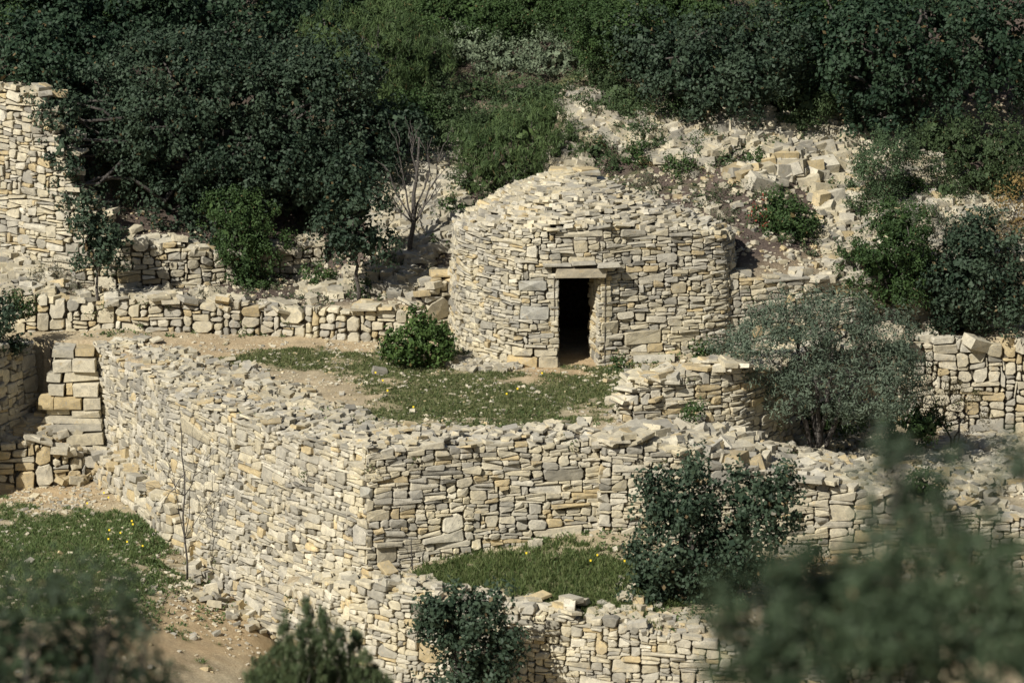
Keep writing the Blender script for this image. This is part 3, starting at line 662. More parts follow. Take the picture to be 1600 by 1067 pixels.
gravel(62, 9000, (-11, -3, -12, .5), lambda u, v, x, y: .1+.6*ell(u, v, (330, 940, 200, 60), (60, 775, 120, 30))*(fbm(x*3, y*3, 8) > .4), .045, 'small stones on the orange soil at the lower left')
gravel(63, 16000, (-4, 9.5, 1.5, 9), lambda u, v, x, y: .12+.4*(fbm(x*2, y*2, 8) > .55), .045, 'small stones scattered over the slope behind the hut')
gravel(64, 9000, (0.5, 9.5, -9.5, 1.5), lambda u, v, x, y: .6*(fbm(x*2, y*2, 18) > .42), .06, 'small stones on the bank around the olive tree')
gravel(65, 5000, (-12, -2.3, 2.7, 5), lambda u, v, x, y: .5+0*u, .04, 'small stones on the bench above the knee high wall')

# ================================================================== PLANTS
def tubes(chains, n=6):
    """chains: list of (points, radii)"""
    VV, FF, off = [], [], 0
    for pts, rad in chains:
        pts = np.asarray(pts, float); m = len(pts)
        t = np.gradient(pts, axis=0); t /= np.linalg.norm(t, axis=1)[:, None]+1e-9
        ref = np.array([1, .13, .07]); a = np.cross(t, ref); a /= np.linalg.norm(a, axis=1)[:, None]+1e-9; b = np.cross(t, a)
        ang = np.arange(n)*2*math.pi/n
        R = pts[:, None]+np.asarray(rad)[:, None, None]*(a[:, None]*np.cos(ang)[None, :, None]+b[:, None]*np.sin(ang)[None, :, None])
        VV.append(R.reshape(-1, 3))
        for i in range(m-1):
            for k in range(n): FF.append([off+i*n+k, off+i*n+(k+1) % n, off+(i+1)*n+(k+1) % n, off+(i+1)*n+k])
        FF.append([off+k for k in range(n)][::-1]); FF.append([off+(m-1)*n+k for k in range(n)]); off += m*n
    return np.concatenate(VV), FF
def limb(a, b, ra, rb, r, wob=.08, n=6):
    a, b = np.asarray(a, float), np.asarray(b, float); L = np.linalg.norm(b-a); t = np.linspace(0, 1, n)[:, None]
    p = a+(b-a)*t; off = r.normal(0, 1, (n, 3))*wob*L; off[0] = 0; off[-1] = 0
    p = p+off*.5; p[:, 2] += np.sin(t[:, 0]*math.pi)*.05*L
    return p, np.linspace(ra, rb, n)
STY = dict(
 holm=dict(lobe=.46, sp=.27, cr=.21, n=60, L=.080, W=.05, c0=(.012, .026, .014), c1=(.061, .089, .052), up=.35),
 holmdark=dict(lobe=.55, sp=.31, cr=.24, n=52, L=.095, W=.06, c0=(.008, .022, .011), c1=(.043, .072, .037), up=.35),
 maquis=dict(sp=.20, cr=.15, n=42, L=.060, W=.024, c0=(.028, .048, .018), c1=(.075, .11, .045), up=.7),
 box=dict(lobe=.28, sp=.17, cr=.12, n=40, L=.050, W=.032, c0=(.022, .045, .014), c1=(.06, .10, .03), up=.4),
 glossy=dict(lobe=.22, sp=.17, cr=.12, n=36, L=.068, W=.044, c0=(.022, .048, .012), c1=(.085, .135, .035), up=.3),
 needle=dict(sp=.20, cr=.17, n=46, L=.14, W=.012, c0=(.030, .055, .018), c1=(.10, .145, .05), up=1.5),
 juniper=dict(sp=.15, cr=.13, n=60, L=.10, W=.012, c0=(.030, .05, .022), c1=(.09, .12, .055), up=1.8),
 cistus=dict(lobe=.3, sp=.18, cr=.13, n=34, L=.07, W=.030, c0=(.09, .12, .07), c1=(.19, .23, .14), up=.9),
 olive=dict(sp=.19, cr=.18, n=58, L=.075, W=.021, c0=(.05, .072, .045), c1=(.15, .185, .125), up=.5, noin=1),
 scrub=dict(sp=.24, cr=.18, n=30, L=.075, W=.016, c0=(.07, .08, .055), c1=(.15, .16, .11), up=1.0, noin=1),
 yellow=dict(sp=.22, cr=.16, n=26, L=.060, W=.03, c0=(.12, .085, .03), c1=(.28, .19, .07), up=.5, noin=1),
 spike=dict(sp=.055, cr=.05, n=26, L=.085, W=.010, c0=(.030, .05, .022), c1=(.10, .13, .055), up=5.0, noin=1),
 near3=dict(sp=.11, cr=.12, n=26, L=.06, W=.02, c0=(.03, .045, .025), c1=(.08, .11, .065), up=.6, noin=1),
 nearsprig=dict(sp=.085, cr=.085, n=26, L=.055, W=.02, c0=(.03, .045, .025), c1=(.08, .11, .065), up=.6, noin=1),
 near=dict(lobe=.14, sp=.085, cr=.085, n=34, L=.055, W=.02, c0=(.012, .024, .012), c1=(.085, .12, .062), up=.6),
 near2=dict(lobe=.22, sp=.11, cr=.11, n=34, L=.06, W=.02, c0=(.014, .026, .013), c1=(.062, .09, .045), up=.7),
)
LEAVES = [0]
def crown_mesh(blobs, sty, r, dens=1.0, loosef=.0, tint=None):
    """blobs: world ellipsoids (centre, radii). Clumps of leaf quads spread on and just below the surface of each."""
    inner = list(blobs); lob = sty.get('lobe', .40); out = []
    for c_, R_ in blobs:
        rm = R_.mean()
        if rm < lob*1.5: out.append((c_, R_)); continue
        m = int(4*math.pi*rm*rm/(lob*lob*3.0))
        d = r.normal(0, 1, (m, 3)); d /= np.linalg.norm(d, axis=1)[:, None]
        for q in d:
            if q[1] > .45 and r.random() < .6: continue
            if q[2] < -.8: continue
            rs = lob*r.uniform(.65, 1.35); out.append((c_+q*np.maximum(R_-rs*.55, .1)*r.uniform(.82, 1.08), np.array([rs*1.1, rs*1.1, rs*.8])))
    if len(out) > len(blobs): dens = dens*.62
    blobs = out
    C = np.array([b[0] for b in blobs]); R = np.array([b[1] for b in blobs]); cen, dr = [], []
    for k in range(len(blobs)):
        rm = (R[k, 0]*R[k, 2]+R[k, 0]*R[k, 1]+R[k, 1]*R[k, 2])/3; n = int(4*math.pi*rm/sty['sp']**2*.8*dens)+4
        d = r.normal(0, 1, (n, 3)); d /= np.linalg.norm(d, axis=1)[:, None]
        # lumpy surface
        lump = 1+.22*(vnoise(d[:, 0]*2.4+k*7, d[:, 1]*2.4+d[:, 2]*2.1, 31)-.5)*2
        rad = (lump*r.uniform(.80, 1.05, n)*(1-loosef*r.random(n)))[:, None]
        p = C[k]+d*R[k]*rad
        inside = np.zeros(n, bool)
        near_ = np.where(np.linalg.norm(C-C[k], axis=1) < R.max(1)+R[k].max())[0]
        for j in near_:
            if j != k: inside |= (((p-C[j])/R[j])**2).sum(1) < .52
        for c_, R_ in inner:
            if len(inner) != len(blobs): inside |= (((p-c_)/R_)**2).sum(1) < .42
        inside |= (d[:, 2] < -.75) & (r.random(n) < .6); inside |= (d[:, 1] > .55) & (r.random(n) < .45)
        cen.append(p[~inside]); dr.append(d[~inside])
    cen = np.concatenate(cen); dr = np.concatenate(dr); nc = len(cen); k = sty['n']
    tone = np.clip(r.random(nc)*.45+(vnoise(cen[:, 0]*1.7+9, cen[:, 2]*1.7+cen[:, 1]*1.1, 44)-.4)*.5, 0, .6)
    cr = sty['cr']*r.uniform(.6, 1.3, nc)
    e = r.normal(0, 1, (nc, k, 3)); e /= np.linalg.norm(e, axis=2)[..., None]
    e = e+dr[:, None]*.5; e[..., 2] += .15
    P = (cen[:, None]+e*(cr[:, None, None]*r.random((nc, k))[..., None]**.4)).reshape(-1, 3)
    N = (e*.8+r.normal(0, .6, (nc, k, 3))).reshape(-1, 3); T = np.repeat(tone, k)+r.random(nc*k)*.45
    L = sty['L']*r.uniform(.6, 1.3, len(P)); W = sty['W']*r.uniform(.7, 1.3, len(P))
    if not sty.get('noin'):                                  # the crown's inner leaves, bigger sprays
        for c_, R_ in inner:
            m = int(min(5200, 420*R_.mean()**2.2/max(sty['L']/.07, .7)))+30
            d = r.normal(0, 1, (m, 3)); d /= np.linalg.norm(d, axis=1)[:, None]
            pp = c_+d*R_*(r.uniform(.25, .72, m))[:, None]
            P = np.r_[P, pp]; N = np.r_[N, d+r.normal(0, .5, (m, 3))]; T = np.r_[T, r.random(m)]
            L = np.r_[L, np.full(m, .17)*min(1, R_.min()/.35)]; W = np.r_[W, np.full(m, .12)*min(1, R_.min()/.35)]
    N /= np.linalg.norm(N, axis=1)[:, None]+1e-9
    U = r.normal(0, .7, (len(P), 3)); U[:, 2] += sty['up']; U += N*.25*sty['up']
    A = U-N*(U*N).sum(1)[:, None]; A /= np.linalg.norm(A, axis=1)[:, None]+1e-9; B = np.cross(N, A)
    V = np.stack([P-A*L[:, None]/2, P+B*W[:, None]/2, P+A*L[:, None]/2, P-B*W[:, None]/2], 1).reshape(-1, 3)
    F = np.arange(len(P)*4).reshape(-1, 4)
    c = np.array(sty['c0'])[None]*(1-T[:, None])+np.array(sty['c1'])[None]*T[:, None]
    dead = r.random(len(P)) < .012; c[dead] = c[dead]*.4+np.array([.16, .10, .045])*.7
    if tint is not None: c = tint(P, c, r)
    LEAVES[0] += len(P); return V, F, np.repeat(c, 4, 0)
_dbg = []
def plant(name, label, cat, y, blobs, style, seed, base=None, trunk=.07, group=None, dens=1.0, loosef=0., depth=1.0, stems=1, tint=None, limbs=True, tw=0):
    """blobs in photograph units at the plane y: (u, v, ru, rv[, dy])"""
    r = np.random.default_rng(seed); B = []
    if y is None or isinstance(y, tuple):
        q = (np.mean([b[0] for b in blobs]), max(b[1]+b[3]*.85 for b in blobs)) if y is None else y
        y = float(hit(*q)[1])+.1; blobs = [(b[0], b[1], b[2], b[3]) + (((b[4]) if len(b) > 4 else 0)+max(0, (q[1]-b[1]-b[3])*.006),) for b in blobs]
    for b in blobs:
        yy = y+(b[4] if len(b) > 4 else 0); c = at_y(b[0], b[1], yy); k = (c-CAM)@FW/FPX
        rx, rz = b[2]*k, b[3]*k; B.append((c, np.array([rx, (rx+rz)/2*depth, rz])))
    ub = base if base is not None else blobs[0][0]; xb = X(ub, y); zb = float(height(np.array([xb]), np.array([y]))[0])-.05
    root = empty(name, (xb, y, zb), label, cat, group)
    V, F, c = crown_mesh(B, STY[style], r, dens, loosef, tint)
    o = mesh_obj('crown', V, F, M_LEAF, root, col=c, origin=np.array([xb, y, zb]))
    if trunk:
        ch = []; cz = np.mean([b[0] for b in B], axis=0)
        for q in range(stems):
            b0 = np.array([xb+r.normal(0, .06)*(stems > 1), y+r.normal(0, .06)*(stems > 1), zb])
            mid = np.array([xb, y, zb])*.5+cz*.5 if stems == 1 else B[q % len(B)][0]*.75+np.array([xb, y, zb])*.25
            ch.append(limb(b0, mid, trunk, trunk*.6, r, .05))
            tg = B if stems == 1 else [B[q % len(B)]]
            for c_, R_ in tg:
                for e in range(3 if limbs else 1):
                    ch.append(limb(mid, c_+r.uniform(-.6, .6, 3)*R_, trunk*.5, trunk*.12, r, .10))
                    if tw:
                        m_ = ch[-1][0][3]
                        for _ in range(tw): ch.append(limb(m_, c_+r.uniform(-.9, .9, 3)*R_, trunk*.2, trunk*.06, r, .10))
        V, F = tubes(ch); mesh_obj('trunk', V, F, M_BARK, root, origin=np.array([xb, y, zb]), smooth=True)
    return root
# ---- big trees and named shrubs
plant('holm_oak', 'huge spreading holm oak with blue green crown filling the upper left', 'tree', 6.2,
      [(300,190,170,120),(170,235,95,95,-.3),(430,180,110,90,.2),(250,300,110,75,-.5),(120,180,60,70,-.3),(400,260,90,70,-.5),(330,120,120,60,.5),(480,240,70,75,-.2),(158,290,40,45,-.7),(500,120,70,60,.5),(98,225,24,40,-2.0),(112,285,18,26,-2.1),(88,170,32,34,-1.6),(265,362,60,32,-1.1),(335,378,42,26,-1.3),(205,350,36,28,-1.0)], 'holm', 101, base=400, trunk=.14)
plant('holm_oak', 'dark holm oak with low boughs standing just right of the huge upper left oak', 'tree', 6.4,
      [(560,240,60,70),(530,310,45,45,-.3),(610,205,55,50,.2),(470,310,60,45,-.6)], 'holm', 102, base=520, trunk=.09)
plant('small_oak', 'small fresh green oak against the upper left wall', 'tree', 4.3,
      [(368,345,48,45),(340,330,30,25),(395,380,45,40),(380,415,28,30)], 'box', 103, base=385, trunk=.05)
plant('small_oak', 'little oak with narrow crown and bare stem in front of the climbing wall', 'tree', 2.95,
      [(148,378,34,42),(140,342,22,30),(165,400,24,22)], 'holm', 104, base=155, trunk=.035)
plant('small_oak', 'young oak with thin bare trunk between the huge oak and the hut', 'tree', 2.75,
      [(555,325,48,55),(545,280,30,35),(575,378,44,34),(525,365,28,30)], 'holm', 105, base=562, trunk=.045)
plant('round_bush', 'round glossy green bush on the terrace at the left side of the hut', 'bush', .15,
      [(654,538,40,34),(650,508,22,20),(630,550,25,26,-.1),(677,554,26,24,-.1),(665,518,24,22)], 'glossy', 106, trunk=.03, stems=3)
red = lambda P, c, r: np.where((((P[:, 0] < X(1193, 3.3)) & (P[:, 2] > Z(350, 3.3)))[:, None]) & (r.random(len(P)) < .22)[:, None], np.array([[.22, .05, .03]]), c)
plant('round_bush', 'round dark bush with red tips on the brown slope right of the hut roof', 'bush', 3.3,
      [(1222,345,46,38),(1250,360,32,30),(1195,360,30,28),(1215,322,32,24)], 'box', 107, trunk=.03, stems=3, tint=red)
plant('olive_tree', 'airy grey green olive tree with several slanting stems at the right', 'tree', -2.0,
      [(1270,540,95,65),(1200,560,60,60,-.2),(1340,570,80,65,.2),(1235,490,50,42),(1310,490,60,45,.3),(1400,600,50,55,.2),(1180,610,40,40),(1290,610,100,50,-.3),(1385,520,45,40,.3)], 'olive', 108, base=1285, trunk=.05, stems=5, dens=1.15, loosef=.3, tw=2)
plant('evergreen_bush', 'tall dark two headed bush in front of the right wall, lower right of centre', 'bush', -7.6,
      [(1065,800,60,60),(1060,875,65,62,-.2),(1150,840,55,60),(1205,795,38,55,.1),(1015,905,38,42,-.2),(1110,910,70,55),(1160,775,36,30),(1025,790,30,40),(1080,740,18,30),(1220,760,16,30)], 'holm', 109, base=1110, trunk=.06, stems=3, loosef=.16)
plant('evergreen_bush', 'ragged dark bush standing in front of the lowest wall at the bottom centre', 'bush', -9.5,
      [(735,985,50,42),(705,950,40,30),(750,1040,55,45),(780,1000,30,32),(690,975,28,22),(765,950,20,28),(725,1100,60,50)], 'holm', 110, base=740, trunk=.05, stems=2, loosef=.2)
plant('oak_tree', 'middle dark oak behind the olive tree with low dense crown', 'tree', 2.3,
      [(1370,410,60,50),(1400,360,45,40,.2),(1340,450,38,34),(1400,455,48,32),(1430,410,30,40)], 'box', 111, base=1400, trunk=.06)
plant('oak_tree', 'oak with greyish crown at the right edge above the big square blocks', 'tree', 2.4,
      [(1510,430,60,55),(1540,380,50,40,.3),(1480,450,45,40),(1500,500,35,30),(1580,470,40,55)], 'holm', 112, base=1507, trunk=.06)
plant('slender_tree', 'thin loose leaved shrub tree on the stony slope above the middle oak', 'tree', 5.0,
      [(1375,260,38,42),(1395,235,26,28),(1350,285,24,20),(1370,320,30,34)], 'olive', 113, base=1372, trunk=.03, dens=1.3, tint=lambda P, c, r: c*np.array([.5, .62, .42]))
plant('evergreen_bush', 'fine leaved green bush directly behind the hut roof', 'bush', (800, 292),
      [(800,235,62,58),(760,265,40,45,-.2),(845,200,45,50,.3),(880,235,45,40,.2),(740,235,30,40)], 'needle', 114, trunk=.04, stems=4)
plant('pine_tree', 'lighter green pine with upright needle tufts at the top left of centre', 'tree', (590, 185),
      [(570,90,60,65),(540,130,40,45,-.3),(610,60,55,55),(510,60,40,50),(650,100,50,50,.2),(600,150,55,35)], 'needle', 115, trunk=.1)
plant('holm_oak', 'dark rounded holm oak at the top right of centre', 'tree', (1130, 188),
      [(1130,95,95,62),(1070,120,55,55,-.3),(1190,80,60,60),(1130,150,75,35,-.4),(1010,70,50,50,.4)], 'holm', 116, trunk=.12)
plant('holm_oak', 'very big dark green oak overhanging the top right corner', 'tree', (1400, 225),
      [(1400,80,120,80),(1330,100,80,75,-.3),(1480,110,100,80,-.2),(1560,80,80,90),(1400,160,80,45,-.6),(1330,30,90,50),(1500,30,120,50,.3),(1370,195,55,26,-.6)], 'holmdark', 117, base=1420, trunk=.16)
plant('evergreen_bush', 'neat green cushion bush on top of the collapsed wall right of the hut', 'bush', (1250, 215),
      [(1255,170,50,42),(1220,150,40,34),(1240,195,42,22,-.2),(1285,150,35,30)], 'maquis', 118, trunk=.03, stems=3)
plant('yellow_shrub', 'shrub with yellowed autumn leaves at the right edge', 'bush', (1580, 375),
      [(1585,315,30,40),(1570,350,28,28),(1598,350,26,26)], 'yellow', 119, trunk=.02, stems=2)
plant('bushy_thicket', 'dull green thicket below the big oak at the right edge', 'bush', (1540, 315),
      [(1510,235,70,45),(1570,240,60,50),(1470,215,50,36),(1540,280,65,32)], 'maquis', 120, trunk=.03, stems=3, tint=lambda P, c, r: c*.9)
plant('scrub', 'wispy grey scrub on the right bank below the yellowed shrub', 'bush', 3.6,
      [(1530,365,50,26),(1460,350,40,26)], 'scrub', 121, trunk=.02, stems=2)
plant('dry_scrub', 'brown twiggy scrub under the right flank of the olive tree', 'bush', -.6,
      [(1500,640,50,36),(1455,620,40,40)], 'scrub', 122, trunk=.02, stems=4, tw=4, dens=.6, tint=lambda P, c, r: c*np.array([.95, .72, .5]))
plant('dark_bush', 'low dark bush in the shade under the olive tree', 'bush', -.9,
      [(1290,655,60,26),(1210,680,40,22),(1440,665,45,34)], 'box', 123, trunk=.02, stems=2, dens=.8)
plant('evergreen_bush', 'dark bush at the left edge beside the start of the knee high wall', 'bush', 1.2,
      [(-12,505,36,40),(5,545,20,22)], 'holm', 124, trunk=.02, stems=2)
plant('small_bush', 'small green bush at the foot of the upper left wall', 'bush', 3.9,
      [(500,430,26,14),(200,462,20,9),(390,440,30,18)], 'box', 125, trunk=0)
# dark wood behind the huge oak and along the top
for i, (lab, y, bl, sty, sd) in enumerate([
    ('very dark oak in the top left corner', 9.6, [(60,60,110,75),(10,110,60,40),(150,40,80,60),(60,150,70,26,-1)], 'holmdark', 131),
    ('very dark oak at the top edge behind the huge upper left oak', (300, 100), [(300,30,120,60),(400,50,80,60),(220,40,70,60)], 'holmdark', 132),
    ('dark oak at the top edge left of the pine', (480, 80), [(470,20,60,60),(520,10,50,50)], 'holmdark', 133),
    ('mid green tree at the top edge above the grey green shrubs', (760, 72), [(760,25,110,48),(850,30,80,45),(690,30,60,45)], 'box', 134),
    ('fresh green tree at the top edge between the two dark oaks at right', (1150, 95), [(1235,30,60,55),(960,45,70,60),(1260,70,40,50)], 'box', 135)]):
    plant('background_oak', lab, 'tree', y, bl, sty, sd, trunk=.09)
# grey green cistus cushions
for i, (u, v, ru, rv, lab) in enumerate([(735,75,50,26,'leftmost pale grey green shrub on the upper slope'), (800,92,50,24,'middle pale grey green shrub on the upper slope'), (870,88,50,24,'pale grey green shrub on the upper slope nearest the dark rounded oak'), (710,40,34,24,'topmost pale grey green shrub on the upper slope')]):
    plant('grey_shrub', lab, 'bush', None, [(u, v, ru, rv), (u+22, v+8, ru*.6, rv*.8), (u-24, v+6, ru*.6, rv*.7)], 'cistus', 140+i, trunk=.02, stems=2)
# low maquis carpet of separate shrubs
r = np.random.default_rng(77); k = 0
for v0, y0 in ((205, 7.2), (180, 8.0), (150, 9.0), (115, 10.2), (85, 11.6), (50, 13.0)):
    for u0 in np.arange(610, 1330, 62):
        u_ = u0+r.uniform(-22, 22); v_ = v0+r.uniform(-10, 10)
        if v0 > 190 and (840 < u_ < 1000 or u_ > 1020): continue
        if v0 > 170 and (u_ > 1000 or 870 < u_ < 960): continue
        if v0 < 120 and (700 < u_ < 900 and v0 > 70): continue
        if u_ > 1180 and v0 < 140: continue
        k += 1
        plant('maquis_shrub', 'low green maquis shrub in the thicket above and behind the hut', 'bush', None, [(u_, v_, 38*r.uniform(.8, 1.2), 22*r.uniform(.8, 1.3)), (u_+24, v_+4, 26, 17)], 'maquis', 200+k, trunk=.02, stems=1, limbs=False, group='maquis shrubs on the slope behind the hut')
for k, (u_, v_, y_, s_) in enumerate([(1000,245,5.2,26),(1035,232,5.6,22),(1080,240,5.4,20),(1095,255,5.0,14),(960,262,5.0,18),(985,205,6.6,24),(1200,228,6.0,16),(1130,250,5.2,16),(1160,170,8.0,30),(1090,172,8.0,34),(1040,180,7.6,26),(905,215,6.4,22),(700,330,4.6,22),(720,290,5.2,22),(590,215,7.6,40),(640,180,8.4,44),(690,225,7,30),(930,240,6,26),(1060,262,5,22),(1110,225,6,24),(1015,215,6,30),(1170,245,5,18),(1290,170,6,30),(1330,190,6,26),(1420,300,6,30),(1440,340,6,26),(1340,330,6,24),(1300,300,6,16),(1480,300,6,30),(1395,350,5,26),(1560,300,5,30),(590,270,5,20),(735,330,5,20),(690,380,5,16),(600,330,5,18)]):
    plant('small_shrub', 'small green shrub growing among the fallen stones behind the hut', 'bush', None, [(u_, v_, s_, s_*.75)], 'maquis' if k % 3 else 'box', 260+k, trunk=.015, limbs=False, group='small shrubs among the fallen stones')
for k, (u_, v_, s_, lab) in enumerate([(1075,268,20,'grey tuft at the edge of the stones above the brown slope'),(1105,310,24,'largest grey tuft on the brown slope left of the round bush'),(1130,340,20,'grey tuft low on the brown slope beside the hut roof edge'),(1010,290,20,'grey tuft just above the right shoulder of the hut roof'),(1180,300,18,'grey tuft just above the round dark bush'),(75,430,24,'grey tuft below the climbing wall at the left edge'),(110,452,20,'grey tuft left of the little oak stem'),(330,462,16,'grey tuft on the bench in front of the upper left wall')]):
    plant('grey_tuft', lab, 'bush', None, [(u_, v_, s_, s_*.5)], 'scrub', 280+k, trunk=0, dens=1.4, tint=lambda P, c, r: c*np.array([.85, .78, .7]))
for k, (u_, v_, s_) in enumerate([(10,118,46),(60,112,44),(100,130,36),(30,70,50),(90,60,50),(130,100,40),(10,20,60),(75,10,60)]):
    plant('thicket_shrub', 'dark shrub in the thicket above the top end of the climbing wall', 'bush', None, [(u_, v_, s_, s_*.6), (u_+18, v_-14, s_*.6, s_*.5)], 'holmdark', 370+k, trunk=.02, limbs=False, group='dark shrubs above the climbing wall')
for k, (u_, v_) in enumerate([(640,20),(700,12),(900,20),(960,10),(1020,20),(1090,15),(1240,10),(560,15),(440,10),(170,10),(250,8),(830,10),(1300,5),(1380,10),(20,20)]):
    plant('background_shrub', 'dull green shrub at the very top edge of the wooded slope', 'bush', None, [(u_, v_, 48, 34), (u_+30, v_-6, 34, 30), (u_, v_-40, 44, 30)], 'box', 340+k, trunk=.02, limbs=False, group='shrubs at the top of the wooded slope')
for k, (u_, v_, y_, s_, lab) in enumerate([(1265,868,-5.9,16,'sprig of green at the foot of the right wall'),(1085,640,-3.9,14,'green tuft growing out of the broken parapet face'),(1100,548,.2,16,'weedy tuft at the foot of the wall right of the hut'),(965,575,-.1,13,'weedy tuft right of the hut doorway'),(1440,760,-4.6,30,'soft green sprig above the right wall behind the olive'),(795,548,.05,1,'x'),(565,455,3.0,14,'dark green tuft on the bench beside the young oak'),(30,480,1.7,22,'leafy tuft on the left end of the knee high wall')]):
    if lab == 'x': continue
    plant('weed_tuft', lab, 'plant', y_, [(u_, v_, s_, s_*.8)], 'box', 300+k, trunk=0, dens=1.2)
# ---- bare saplings
def bare(name, label, y, ub, vb, tips, rad, seed):
    r = np.random.default_rng(seed); b = at_y(ub, vb, y); ch = []
    b[2] = float(height(np.array([b[0]]), np.array([y]))[0])-.05 if seed != 403 else b[2]
    top = at_y(*tips[0], y); ch.append(limb(b, top, rad, rad*.35, r, .025, 9)); main = ch[0][0]
    for tp in tips[1:]:
        q = main[r.integers(2, 6)]; t3 = at_y(*tp, y+r.normal(0, .3)); ch.append(limb(q, t3, rad*.4, rad*.1, r, .05)); m = ch[-1][0]
        for j in range(4):
            w_ = m[r.integers(2, 5)]; ch.append(limb(w_, w_+(t3-q)*r.uniform(.2, .45)+r.normal(0, .12, 3), rad*.2, rad*.06, r, .06))
    root = empty(name, b, label, 'tree'); V, F = tubes(ch, 5); mesh_obj('trunk', V, F, M_BARK, root, origin=b, smooth=True)
bare('bare_tree', 'thin bare tree in front of the tumbled stone bank left of the hut', 4.2, 641, 405, [(655,215),(620,225),(700,235),(600,262),(690,290),(610,320),(640,200),(675,215)], .055, 401)
bare('bare_sapling', 'thin leafless young sapling against the tall wall at the lower left', -3.6, 292, 872, [(282,660),(240,720),(330,710),(215,760),(345,760),(262,690),(318,680),(250,800)], .02, 402)
bare('dead_stump', 'short slanting dead stump beside the slab steps left of the olive', -3.9, 1143, 712, [(1120,668)], .07, 403)
bare('bare_sapling', 'tiny leafless shoot growing at the foot of the tall front wall', -6.5, 644, 893, [(642,838),(630,850),(662,852)], .015, 404)

# ---- out of focus plants close to the camera
plant('near_bush', 'big out of focus bush filling the lower right corner', 'bush', -43.0,
      [(1220,965,70,60),(1290,930,60,50,.3),(1180,1030,80,60),(1150,950,40,30),(1350,900,50,60,.2),(1400,985,100,80),(1480,940,70,70,.2),(1560,900,50,60),(1590,980,70,80),(1420,860,40,50,.3),(1300,1030,100,60),(1480,1050,140,60),(1240,890,45,30),(1500,870,40,40),(1350,1000,60,60)], 'near', 501, base=1400, trunk=.05, stems=4, loosef=.35, dens=1.2)
plant('near_sprig', 'blurred upright shoots rising from the near bush at the right', 'bush', -42.0,
      [(1395,700,30,45),(1380,760,36,40),(1440,790,45,45),(1470,730,26,30),(1400,830,50,40),(1580,740,26,50),(1530,830,50,40)], 'nearsprig', 502, base=1420, trunk=.02, stems=3, loosef=.5, dens=.6)
plant('near_bush', 'out of focus grey green bush in the lower left corner', 'bush', -36.0,
      [(60,1040,90,50),(150,1035,70,45),(15,985,50,45),(185,985,35,40,.2),(120,965,40,35,.2),(100,1085,130,40),(220,1060,50,35)], 'near2', 503, base=80, trunk=.04, stems=3, loosef=.35, dens=1.2)
rj = np.random.default_rng(9)
jb = [(u_, v_, 7, 1080-v_ if 1080-v_ < 70 else 70, rj.uniform(-.5, .5)) for u_, v_ in ((480,1005),(506,1012),(468,1030),(530,1030),(556,1030),(432,1040),(402,1055),(580,1055),(445,1020),(493,1035),(543,1045),(417,1050),(568,1050),(455,1045),(518,1040),(475,1060),(392,1065),(425,1062),(500,1062),(536,1064),(590,1066))]
plant('near_juniper', 'spiky juniper tips rising into the bottom edge, left of centre', 'bush', -24.0, jb+[(u_+6, 1078, 9, 26, .2) for u_ in range(390, 600, 13)], 'spike', 504, base=490, trunk=.04, stems=1, dens=1.25, depth=.3, limbs=False)
plant('near_sprig', 'few blurred thin shoots at the left edge above the near grey green bush', 'bush', -36.5, [(30,920,35,40),(150,900,45,35),(205,925,25,30),(80,930,40,30),(215,1000,30,40)], 'near3', 505, base=90, trunk=.02, stems=3, loosef=.5, dens=.45)

# ================================================================== GRASS AND FLOWERS
def blades(label, cat, seed, n, box, cond, h0, h1, c0, c1, nb=5, wd=.010):
    r = np.random.default_rng(seed); x = r.uniform(box[0], box[1], n); y = r.uniform(box[2], box[3], n); z = height(x, y)
    g, _, _ = masks(x, y, z); P = np.stack([x, y, z], 1); d = P-CAM; k = d@FW; u = 800+FPX*(d@RT)/k; v = 533.5-FPX*(d@UP)/k
    steep = np.abs(height(x, y-.12, False)-height(x, y+.12, False)) > .25
    keep = (r.random(n) < g*1.4-.2) & cond(u, v, x, y) & ~steep; P = P[keep]; m = len(P)
    P = np.repeat(P, nb, 0)+np.c_[r.normal(0, .025, (m*nb, 2)), np.zeros(m*nb)]
    H = r.uniform(h0, h1, m*nb)*np.repeat(r.uniform(.6, 1.3, m), nb); a = r.uniform(0, 6.3, m*nb); lean = r.normal(0, .5, (m*nb, 2))*H[:, None]
    W = wd*r.uniform(.6, 1.4, m*nb); s = np.c_[np.cos(a), np.sin(a), 0*a]*W[:, None]
    tip = P+np.c_[lean, H]; V = np.stack([P-s, P+s, tip], 1).reshape(-1, 3); t = r.random(m*nb)[:, None]
    c = np.array(c0)*(1-t)+np.array(c1)*t
    o = mesh_obj('grass', V, np.arange(len(V)).reshape(-1, 3), M_GRASS, None, col=np.repeat(c, 3, 0)); tag(o, label, cat, kind='stuff'); print('grass', m)
blades('short turf growing in patches on the hut terrace', 'grass', 71, 42000, (-8.5, 4, -6, 2.4), lambda u, v, x, y: v < 690, .02, .055, (.06, .095, .03), (.19, .20, .08))
blades('lush green grass on the ledge under the tall wall', 'grass', 72, 16000, (-4, 5.5, -9.4, -5.7), lambda u, v, x, y: v > 800, .03, .13, (.05, .085, .022), (.17, .20, .075), wd=.011)
blades('green grass field at the lower left', 'grass', 73, 42000, (-11.5, -4.5, -12, 1), lambda u, v, x, y: v > 760, .03, .08, (.06, .10, .03), (.17, .22, .08))
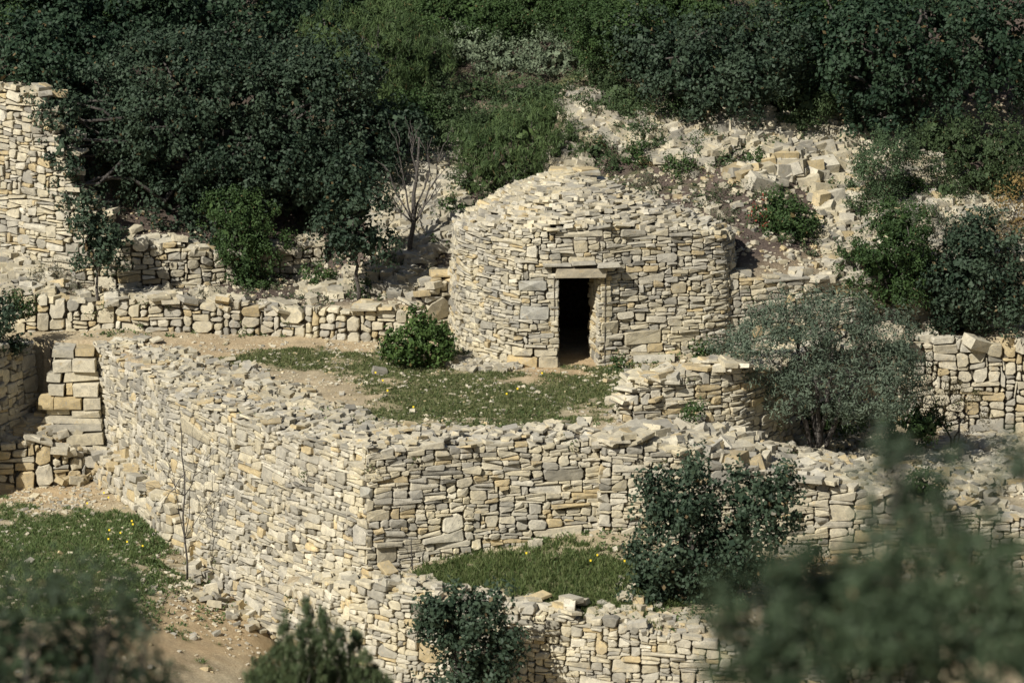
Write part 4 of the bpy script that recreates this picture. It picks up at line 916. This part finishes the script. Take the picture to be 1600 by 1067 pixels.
def weeds(label, seed, n, box, dens, size, c0, c1):
    r = np.random.default_rng(seed); P = scatter(n, box, dens, r); m = len(P); k = 16
    e = r.normal(0, 1, (m, k, 3)); e[..., 2] = np.abs(e[..., 2])*.8; S = size*np.exp(r.normal(0, .4, m))
    Q = (P[:, None]+e*S[:, None, None]*.5).reshape(-1, 3); N = r.normal(0, 1, (m*k, 3)); N /= np.linalg.norm(N, axis=1)[:, None]
    A = np.cross(N, r.normal(0, 1, (m*k, 3))); A /= np.linalg.norm(A, axis=1)[:, None]; B = np.cross(N, A); L = .028; W = .016
    V = np.stack([Q-A*L, Q+B*W, Q+A*L, Q-B*W], 1).reshape(-1, 3); t = r.random(m*k)[:, None]; c = np.array(c0)*(1-t)+np.array(c1)*t
    o = mesh_obj('weeds', V, np.arange(len(V)).reshape(-1, 4), M_LEAF, None, col=np.repeat(c, 4, 0)); tag(o, label, 'weeds', kind='stuff')
weeds('small weeds between stones on the slope behind the hut', 81, 5200, (-6, 9.5, 2.6, 8), lambda u, v, x, y: .12+.4*(fbm(x*1.6, y*1.6, 66) > .55), .12, (.03, .05, .02), (.10, .12, .06))
weeds('small weeds along the foot of the walls on the terraces', 82, 5000, (-11, 6, -9.5, 2.6), lambda u, v, x, y: .5*ell(u, v, (1070, 560, 120, 14), (900, 850, 120, 40, .8), (960, 840, 60, 30), (280, 930, 140, 60), (230, 840, 70, 30), (1000, 960, 150, 40), (640, 660, 300, 20, .5), (740, 560, 60, 15), (350, 522, 250, 6)), .09, (.04, .07, .02), (.14, .18, .07))
weeds('green ground plants at the foot of the bushes on the right bank', 83, 2500, (2, 9.5, -6, 1), lambda u, v, x, y: .3*(fbm(x*1.6, y*1.6, 66) > .5), .12, (.03, .05, .02), (.10, .12, .06))
def joint_weeds(label, keys, n, seed):
    r = np.random.default_rng(seed); Q = []
    for key in keys:
        p = PATHS[key]
        for _ in range(n):
            s_ = r.uniform(0, p.L); z_ = r.uniform(p.zb(s_)+.1, p.zt(s_)); c = p.P(np.array([s_]), np.array([z_]), np.array([.02]), .05)[0]; e = r.normal(0, 1, (22, 3))*r.uniform(.03, .075); Q.append(c+e)
    Q = np.concatenate(Q); m = len(Q); N = r.normal(0, 1, (m, 3)); N /= np.linalg.norm(N, axis=1)[:, None]; A = np.cross(N, r.normal(0, 1, (m, 3))); A /= np.linalg.norm(A, axis=1)[:, None]; B = np.cross(N, A)
    V = np.stack([Q-A*.026, Q+B*.014, Q+A*.026, Q-B*.014], 1).reshape(-1, 3); t = r.random(m)[:, None]; c = np.array((.04, .06, .02))*(1-t)+np.array((.13, .14, .06))*t
    o = mesh_obj('weeds', V, np.arange(len(V)).reshape(-1, 4), M_LEAF, None, col=np.repeat(c, 4, 0)); tag(o, label, 'weeds', kind='stuff')
joint_weeds('tiny weeds rooted in the joints of the dry stone walls', ['main', 'right', 'lower', 'low', 'upper', 'bench', 'parapet', 'attached'], 9, 84)
def flowers(seed, box, dens, n):
    r = np.random.default_rng(seed); P = scatter(n, box, dens, r); P[:, 2] += r.uniform(.06, .14, len(P)); m = len(P); s = .014
    V = np.stack([P+[-s, 0, -s], P+[s, 0, -s], P+[s, s, s], P+[-s, s, s]], 1).reshape(-1, 3)
    o = mesh_obj('wildflowers', V, np.arange(len(V)).reshape(-1, 4), M_LEAF, None, col=np.tile([.75, .55, .03], (len(V), 1))); tag(o, 'tiny yellow wildflowers dotted through the grass', 'flowers', kind='stuff')
flowers(91, (-11, 4, -9, 2), lambda u, v, x, y: ell(u, v, (215, 845, 55, 28, .09), (170, 790, 40, 20, .07), (650, 600, 300, 60, .006), (1080, 552, 60, 10, .2), (900, 880, 150, 50, .02)), 9000)
print('leaves', LEAVES[0])
